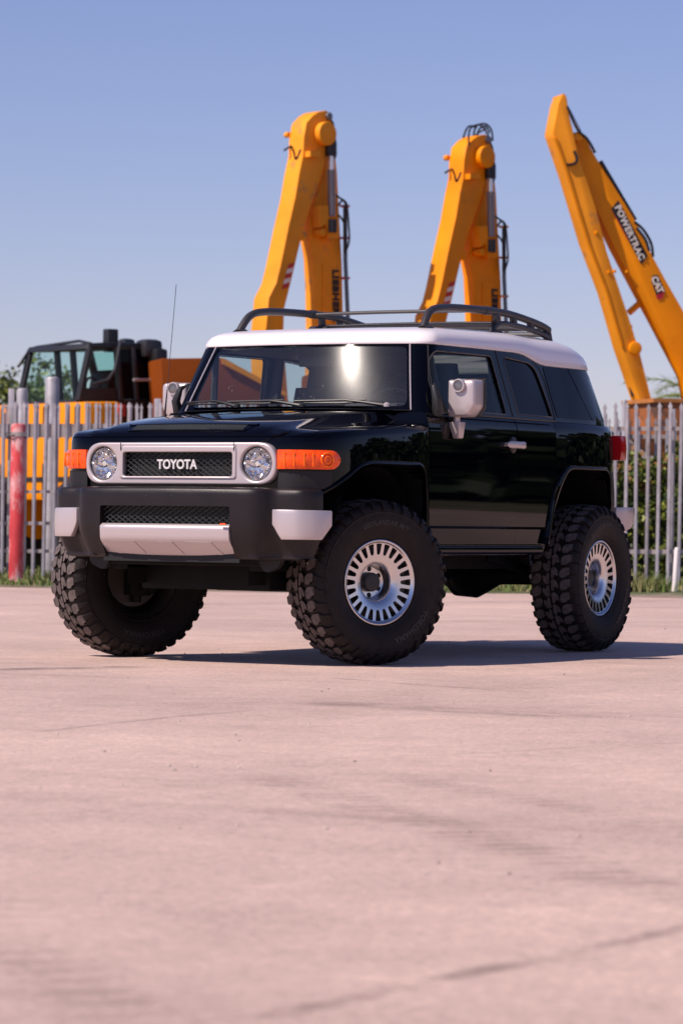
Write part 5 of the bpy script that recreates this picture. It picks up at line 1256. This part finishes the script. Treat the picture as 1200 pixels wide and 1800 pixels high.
# roof rack
RK = empty('roof_rack', (0, 0, 0), CAR)
for sg in (1, -1):
    X = lambda x: sg*x
    pth = smooth_path([(y, z) for y, z in ((-.455, 1.850), (-.40, 1.915), (-.35, 1.950), (-.26, 1.974), (-.05, 1.990), (.36, 2.000), (.66, 1.996), (.95, 1.970), (1.10, 1.948), (1.17, 1.930))], 4)
    mb = MB(); mb.tube([(X(.60-.02*min(1, max(0, (z-1.85)/.15))), y, z) for y, z in pth], .0225, 12); mb.obj('side_rail', RACKM, RK)
    mb = MB(); mb.prism(round_poly([(-.50, 1.838), (-.365, 1.842), (-.40, 1.862), (-.44, 1.868)], .01, 3), lambda u, v, t: Vector((t, u, v)), X(.575), X(.632)); mb.obj('rail_foot', RACKM, RK, bevel=.004)
    low = smooth_path([(y, z) for y, z in ((.40, 1.868), (.44, 1.905), (.50, 1.928), (.62, 1.935), (.85, 1.925), (1.05, 1.905), (1.165, 1.885))], 4)
    mb = MB(); mb.tube([(X(.59), y, z) for y, z in low], .0175, 10); mb.prism([(.36, 1.872), (.52, 1.872), (.47, 1.892), (.41, 1.892)], lambda u, v, t: Vector((t, u, v)), X(.56), X(.62)); mb.obj('lower_rail', RACKM, RK)
    for y in (.48, .70, .93, 1.15):
        zt = interp(y, pth); zb_ = interp(y, low) if y > .5 else 1.92
        mb = MB(); mb.prism([(y-.028, zt), (y+.012, zt), (y+.040, zb_), (y-.015, zb_)], lambda u, v, t: Vector((t, u, v)), X(.572), X(.600)); mb.obj('strut', RACKM, RK, bevel=.003)
    mb = MB(); mb.prism([(1.14, 1.95), (1.165, 1.95), (1.215, 1.835), (1.16, 1.845)], lambda u, v, t: Vector((t, u, v)), X(.565), X(.605)); mb.obj('rear_leg', RACKM, RK)
    mb = MB(); mb.lathe([(.36-.03, .026), (.36+.03, .026)], 14, (X(.58), 0, 2.000), 'y'); mb.obj('rail_joint', RACKM, RK)
for (y, z, r_, nm) in ((.36, 1.998, .011, 'crossbar'), (.44, 1.925, .016, 'crossbar'), (.75, 1.928, .014, 'crossbar'), (1.10, 1.90, .016, 'crossbar'), (1.165, 1.94, .018, 'crossbar')):
    mb = MB(); mb.tube([(x, y, z+.006*(1-(x/.58)**2)) for x in np.linspace(-.585, .585, 9)], r_, 10); mb.obj(nm, RACKM, RK)
mb = MB(); mb.prism(round_poly([(.34, 1.885), (.56, 1.885), (.52, 1.925), (.40, 1.935)], .02, 3), lambda u, v, t: Vector((t, u, v)), -.62, -.50); mb.obj('rail_foot', RACKM, RK)

# ================= underneath
CH = empty('chassis', (0, 0, 0), CAR)
def ub(name, c, d, m=UNDER, bevel=.01, rot=None): return MB().box(c, d, rot).obj(name, m, CH, bevel=bevel)
for sg in (1, -1): ub('frame_rail', (sg*.42, .0, .56), (.09, 3.9, .13)); ub('body_floor', (sg*.35, -.05, .615), (.68, 1.5, .05))
ub('front_crossmember', (.0, -1.62, .49), (.80, .30, .20)); ub('engine_skid', (.0, -1.40, .43), (.62, .55, .06), rot=Matrix.Rotation(R_(-6), 3, 'X')); ub('radiator_support', (0, -1.93, .60), (1.05, .10, .16)); ub('engine_sump', (0, -1.1, .55), (.5, .6, .25))
ub('gearbox', (0, -.35, .53), (.34, 1.0, .22)); ub('fuel_tank', (-.25, .65, .50), (.55, .75, .18)); ub('transfer_skid', (.05, -.1, .46), (.6, .5, .08)); ub('firewall', (0, -.86, .85), (1.2, .06, .45)); ub('engine_block', (0, -1.40, .78), (.72, .9, .44))
mb = MB(); mb.lathe([(-.72, .05), (-.2, .05), (-.14, .09), (-.10, .13), (.04, .14), (.12, .10), (.2, .055), (.72, .05)], 24, (0, 1.345, .445), 'x'); mb.obj('rear_axle', UNDER, CH)
mb = MB(); mb.lathe([(1.10, .03), (1.18, .08), (1.26, .13), (1.34, .145)], 20, (0, 0, .455), 'y'); mb.tube([(0, .2, .50), (0, 1.15, .455)], .04, 10); mb.obj('prop_shaft', UNDER, CH); mb = MB(); mb.tube([(0, -1.2, .47), (.1, -.3, .50)], .03, 10); mb.obj('prop_shaft', UNDER, CH)
for sg in (1, -1):
    mb = MB(); mb.tube([(sg*.48, 1.30, .46), (sg*.45, .62, .56)], .03, 8); mb.obj('trailing_arm', UNDER, CH)
    mb = MB(); mb.tube([(sg*.45, -1.25, .50), (sg*.66, -1.33, .36)], .03, 8); mb.tube([(sg*.45, -1.52, .50), (sg*.66, -1.37, .36)], .03, 8); mb.tube([(sg*.15, -1.345, .47), (sg*.64, -1.345, .445)], .025, 8); mb.obj('lower_arm', UNDER, CH)
    mb = MB(); 
    pts = [Vector((sg*.60+.045*math.cos(a), -1.32+.045*math.sin(a), .45+.42*(a/44))) for a in np.linspace(0, 44, 140)]
    mb.tube(pts, .009, 5); mb.obj('coil_spring', mat('spring blue', (0.03, 0.05, 0.12), rough=.4), CH)
    mb = MB(); mb.tube([(sg*.50, 1.20, .44), (sg*.52, 1.05, .80)], [.03, .022], 10); mb.obj('damper', mat('damper silver', (.5, .5, .5), rough=.3, metal=.8), CH)
    mb = MB(); mb.tube([(sg*.05, -1.50, .47), (sg*.62, -1.47, .42)], .014, 8); mb.obj('tie_rod', UNDER, CH)

# ================= wheels
TR = .444; NP = 37
def tyre_mesh():
    mb = MB(); n = 96
    half_ = [(0, .428), (.06, .4275), (.10, .426), (.125, .420), (.140, .408), (.148, .392), (.1505, .3775), (.1545, .376), (.1545, .370), (.1525, .366), (.155, .345), (.1545, .315), (.149, .288), (.142, .266), (.134, .252), (.128, .244), (.127, .238), (.122, .234), (.116, .229), (.108, .224)]
    prof = [(-a, r) for a, r in half_[::-1]]+half_[1:]
    mb.lathe(prof, n, (0, 0, 0), 'x', 0, False)
    # drop the end caps the lathe added
    mb.f = mb.f[:-2]; mb.m = mb.m[:-2]
    pit = 2*math.pi/NP
    def block(poly, th0, rtop, rbase, shrink=.90, sg=1):
        cx = sum(p[0] for p in poly)/len(poly); cy = sum(p[1] for p in poly)/len(poly); top, bot = [], []
        for (a, c) in poly:
            at_, ct = cx+(a-cx)*shrink, cy+(c-cy)*shrink; rt = rtop-.012*(at_/.13)**2; th_ = th0+ct/.445
            top.append((sg*at_, rt*math.cos(th_), rt*math.sin(th_))); th_ = th0+c/.445; bot.append((sg*a, rbase*math.cos(th_), rbase*math.sin(th_)))
        N_ = len(poly); mb.add(bot+top, [tuple(range(N_, 2*N_))]+[(i, (i+1) % N_, N_+(i+1) % N_, N_+i) for i in range(N_)], 0); mb.m[-N_-1] = 1
    cen = [(.002, -.006), (.018, -.016), (.034, -.010), (.050, .010), (.054, .034), (.046, .042), (.034, .034), (.029, .030), (.026, .046), (.016, .060), (.005, .052)]
    sho = [(.058, .030), (.061, .006), (.078, -.010), (.104, -.016), (.130, -.016), (.136, -.004), (.135, .030), (.112, .036), (.098, .050), (.072, .054), (.062, .046)]
    sh2 = [(.056, .032), (.060, .008), (.076, -.008), (.100, -.014), (.118, -.013), (.124, -.002), (.122, .030), (.106, .036), (.094, .050), (.070, .052), (.060, .046)]
    for k in range(NP):
        for sg in (1, -1):
            th0 = k*pit+(0 if sg > 0 else pit*.5)+random.uniform(-.004, .004)
            fl = lambda P_: [(a, c if sg > 0 else .04-c) for a, c in P_]
            block(fl(cen), th0, TR, .425, .95, sg); block(fl(sho if k % 2 else sh2), th0, TR, .422, .95, sg)
            # shoulder lugs running down the sidewall
            ct = .010 if sg > 0 else .030
            lp = [(.122, .431), (.137, .420), (.1475, .404), (.1555, .384)] if k % 2 else [(.116, .432), (.133, .423), (.146, .407), (.1535, .390)]
            w0 = .021 if k % 2 else .016
            v = []
            for j, (a, r) in enumerate(lp):
                w_ = w0*(1-.18*j); sk_ = .004*j
                for (da, dr) in ((.0065, .0035), (-.004, -.004)):
                    for s_ in (-1, 1):
                        th_ = th0+(ct+sk_+s_*w_*(1 if da < 0 else .85))/.43; v.append((sg*(a+da), (r+dr)*math.cos(th_), (r+dr)*math.sin(th_)))
            f = []
            for j in range(3):
                o = j*4; f += [(o, o+1, o+5, o+4), (o, o+4, o+6, o+2), (o+1, o+3, o+7, o+5)]
            f += [(0, 2, 3, 1), (12, 13, 15, 14)]; mb.add(v, f, 0)
            # thin raised hooks below the rim line
            th_ = th0+pit*.25; v = []
            for (a, r, q) in ((.1545, .368, 0), (.1565, .358, .006), (.1567, .348, .014)):
                for s_ in (-1, 1): t_ = th_+(q+s_*.0035)/.37; v.append((sg*a, r*math.cos(t_), r*math.sin(t_)))
            mb.add(v, [(0, 1, 3, 2), (2, 3, 5, 4)], 0)
    # raised sidewall lettering
    def ring_text(s, rmid, size, centre, sg):
        vs, fs = text_mesh(s, size, .0011, .0015, 1.08)
        for_ = []
        for v_ in vs:
            r = rmid+v_.y; th_ = centre-v_.x/rmid   # clockwise as seen from the outside
            a = .1545-.0012*abs(r-.33)/.02+ (v_.z*1.3+.0012)
            y_, z_ = r*math.cos(th_), r*math.sin(th_)
            for_.append((sg*a, y_ if sg > 0 else -y_, z_))
        mb.add(for_, fs, 2)
    for sg in (1, -1):
        ring_text('YOKOHAMA', .318, .044, R_(-52), sg); ring_text('GEOLANDAR M/T', .318, .036, R_(88), sg)
    return mb
TXT = mat('raised tyre letters', (0.019, 0.015, 0.0145), rough=0.5)
TY = tyre_mesh().obj('tyre', [RUBBER, TREAD, TXT], None, angle=28, recalc=False)
b = bmesh.new(); b.from_mesh(TY.data); bmesh.ops.recalc_face_normals(b, faces=b.faces); b.to_mesh(TY.data); b.free(); finish(TY.data, 28)
def rim_mesh():
    mb = MB(); NSEC = 24
    A_ = [(.143, .102), (.147, .1028), (.151, .1035), (.158, .1045), (.170, .106), (.184, .1075), (.196, .109), (.203, .110), (.2065, .1105), (.2095, .1115), (.212, .114), (.215, .1185), (.219, .122), (.223, .1235), (.2275, .122), (.2285, .116)]
    wid = {.147: .0045, .151: .0085, .158: .0108, .170: .0126, .184: .0146, .196: .0165, .203: .0172, .2065: .0140}
    inner = [(.0, .020), (.030, .020), (.060, .020), (.080, .022), (.086, .027), (.090, .040), (.0935, .064), (.098, .081), (.105, .089), (.118, .095), (.132, .100)]
    rings = [(r, a, .0035) for r, a in inner[1:]]+[(r, a, wid.get(r, .0035 if r < .147 else .012)) for r, a in A_]
    cols = 4; V = []
    for (r, a, w_) in rings:
        for s in range(NSEC):
            c0 = 2*math.pi*s/NSEC; d = math.pi/NSEC; wa = w_/r
            for th_ in (c0-d, c0-wa, c0, c0+wa): V.append((a, r*math.cos(th_), r*math.sin(th_)))
    N_ = NSEC*cols; F_ = []; base = len(V)
    slot_rows = [i for i, (r, a, w_) in enumerate(rings) if .1465 < r < .2064]
    for i in range(len(rings)-1):
        for k in range(N_):
            col = k % cols; k2 = (k+1) % N_
            if i in slot_rows and rings[i+1][0] < .2066 and col in (1, 2): continue
            F_.append((i*N_+k, i*N_+k2, (i+1)*N_+k2, (i+1)*N_+k))
    mb.add(V, F_, 0)
    mb.f.append(tuple(range(N_))); mb.m.append(0)
    # slot walls
    rr = [i for i, (r, a, w_) in enumerate(rings) if .1465 < r < .2066]
    for s in range(NSEC):
        loop = [i*N_+s*cols+1 for i in rr]+[rr[-1]*N_+s*cols+2]+[i*N_+s*cols+3 for i in rr[::-1]]+[rr[0]*N_+s*cols+2]
        pts = [V[i] for i in loop]; n = len(pts); v = pts+[(p[0]-.026, p[1]*1.0, p[2]*1.0) for p in pts]
        mb.add(v, [(i, (i+1) % n, n+(i+1) % n, n+i) for i in range(n)], 0)
    # barrel
    mb.lathe([(.116, .2285), (.110, .222), (.100, .212), (.085, .210), (.03, .200), (-.07, .198), (-.10, .210), (-.112, .222), (-.118, .2285), (-.122, .227)], 72, (0, 0, 0), 'x', 1)
    mb.f = mb.f[:-2]; mb.m = mb.m[:-2]
    mb.lathe([(.070, .210), (.060, .150), (.015, .098), (.012, .02)], 48, (0, 0, 0), 'x', 1); del mb.f[-2], mb.m[-2]
    return mb
RM = rim_mesh().obj('rim', [RIM, RIMB], None, angle=30, recalc=False)
b = bmesh.new(); b.from_mesh(RM.data); bmesh.ops.remove_doubles(b, verts=b.verts, dist=2e-5); bmesh.ops.recalc_face_normals(b, faces=b.faces); b.to_mesh(RM.data); b.free(); finish(RM.data, 30)
mb = MB(); mb.lathe([(.019, .052), (.046, .051), (.053, .048), (.056, .042), (.0565, .030), (.0575, .0)], 40, (0, 0, 0), 'x'); CC = mb.obj('centre_cap', TRIM, None, angle=40)
LNS = []
for k in range(6):
    mb = MB(); a = R_(60*k+30); mb.lathe([(.019, .0135), (.0225, .0135), (.0235, .012), (.0235, .0)], 18, (0, .0695*math.cos(a), .0695*math.sin(a)), 'x'); LNS.append(mb.obj('lug_nut_recess', PANEL, None, angle=40))
mb = MB(); mb.lathe([(-.01, .165), (.004, .165), (.004, .09), (.010, .085), (.010, .0)], 40, (0, 0, 0), 'x'); mb.lathe([(-.035, .165), (-.021, .165)], 40, (0, 0, 0), 'x'); BD = mb.obj('brake_disc', STEEL, None, angle=40)
mb = MB(); mb.box((-.015, -.10, .09), (.07, .09, .15), Matrix.Rotation(R_(-42), 3, 'X')); mb.box((-.07, 0, 0), (.10, .12, .20)); mb.tube([(-.07, 0, -.14), (-.07, 0, .16), (-.10, .02, .24)], [.03, .035, .02], 8); KN = mb.obj('brake_caliper', UNDER, None, bevel=.008)
first = True
STEER = R_(-26.0)
for (x, y, st, face) in ((.7505, -1.345, STEER, 1), (.7505, 1.345, 0, 1), (-.7505, -1.345, STEER, -1), (-.7505, 1.345, 0, -1)):
    wh = empty('wheel', (x, y, TR-.003), CAR, (0, 0, st+(0 if face > 0 else math.pi)))
    for src in (TY, RM, CC, *LNS, BD, KN):
        if first: o = src
        else: o = src.copy(); COL.objects.link(o)
        o.parent = wh
        if src is TY: o.rotation_euler = (R_({1: 0, -1: 37}[face]+(17 if y > 0 else 0)), 0, 0)
    first = False
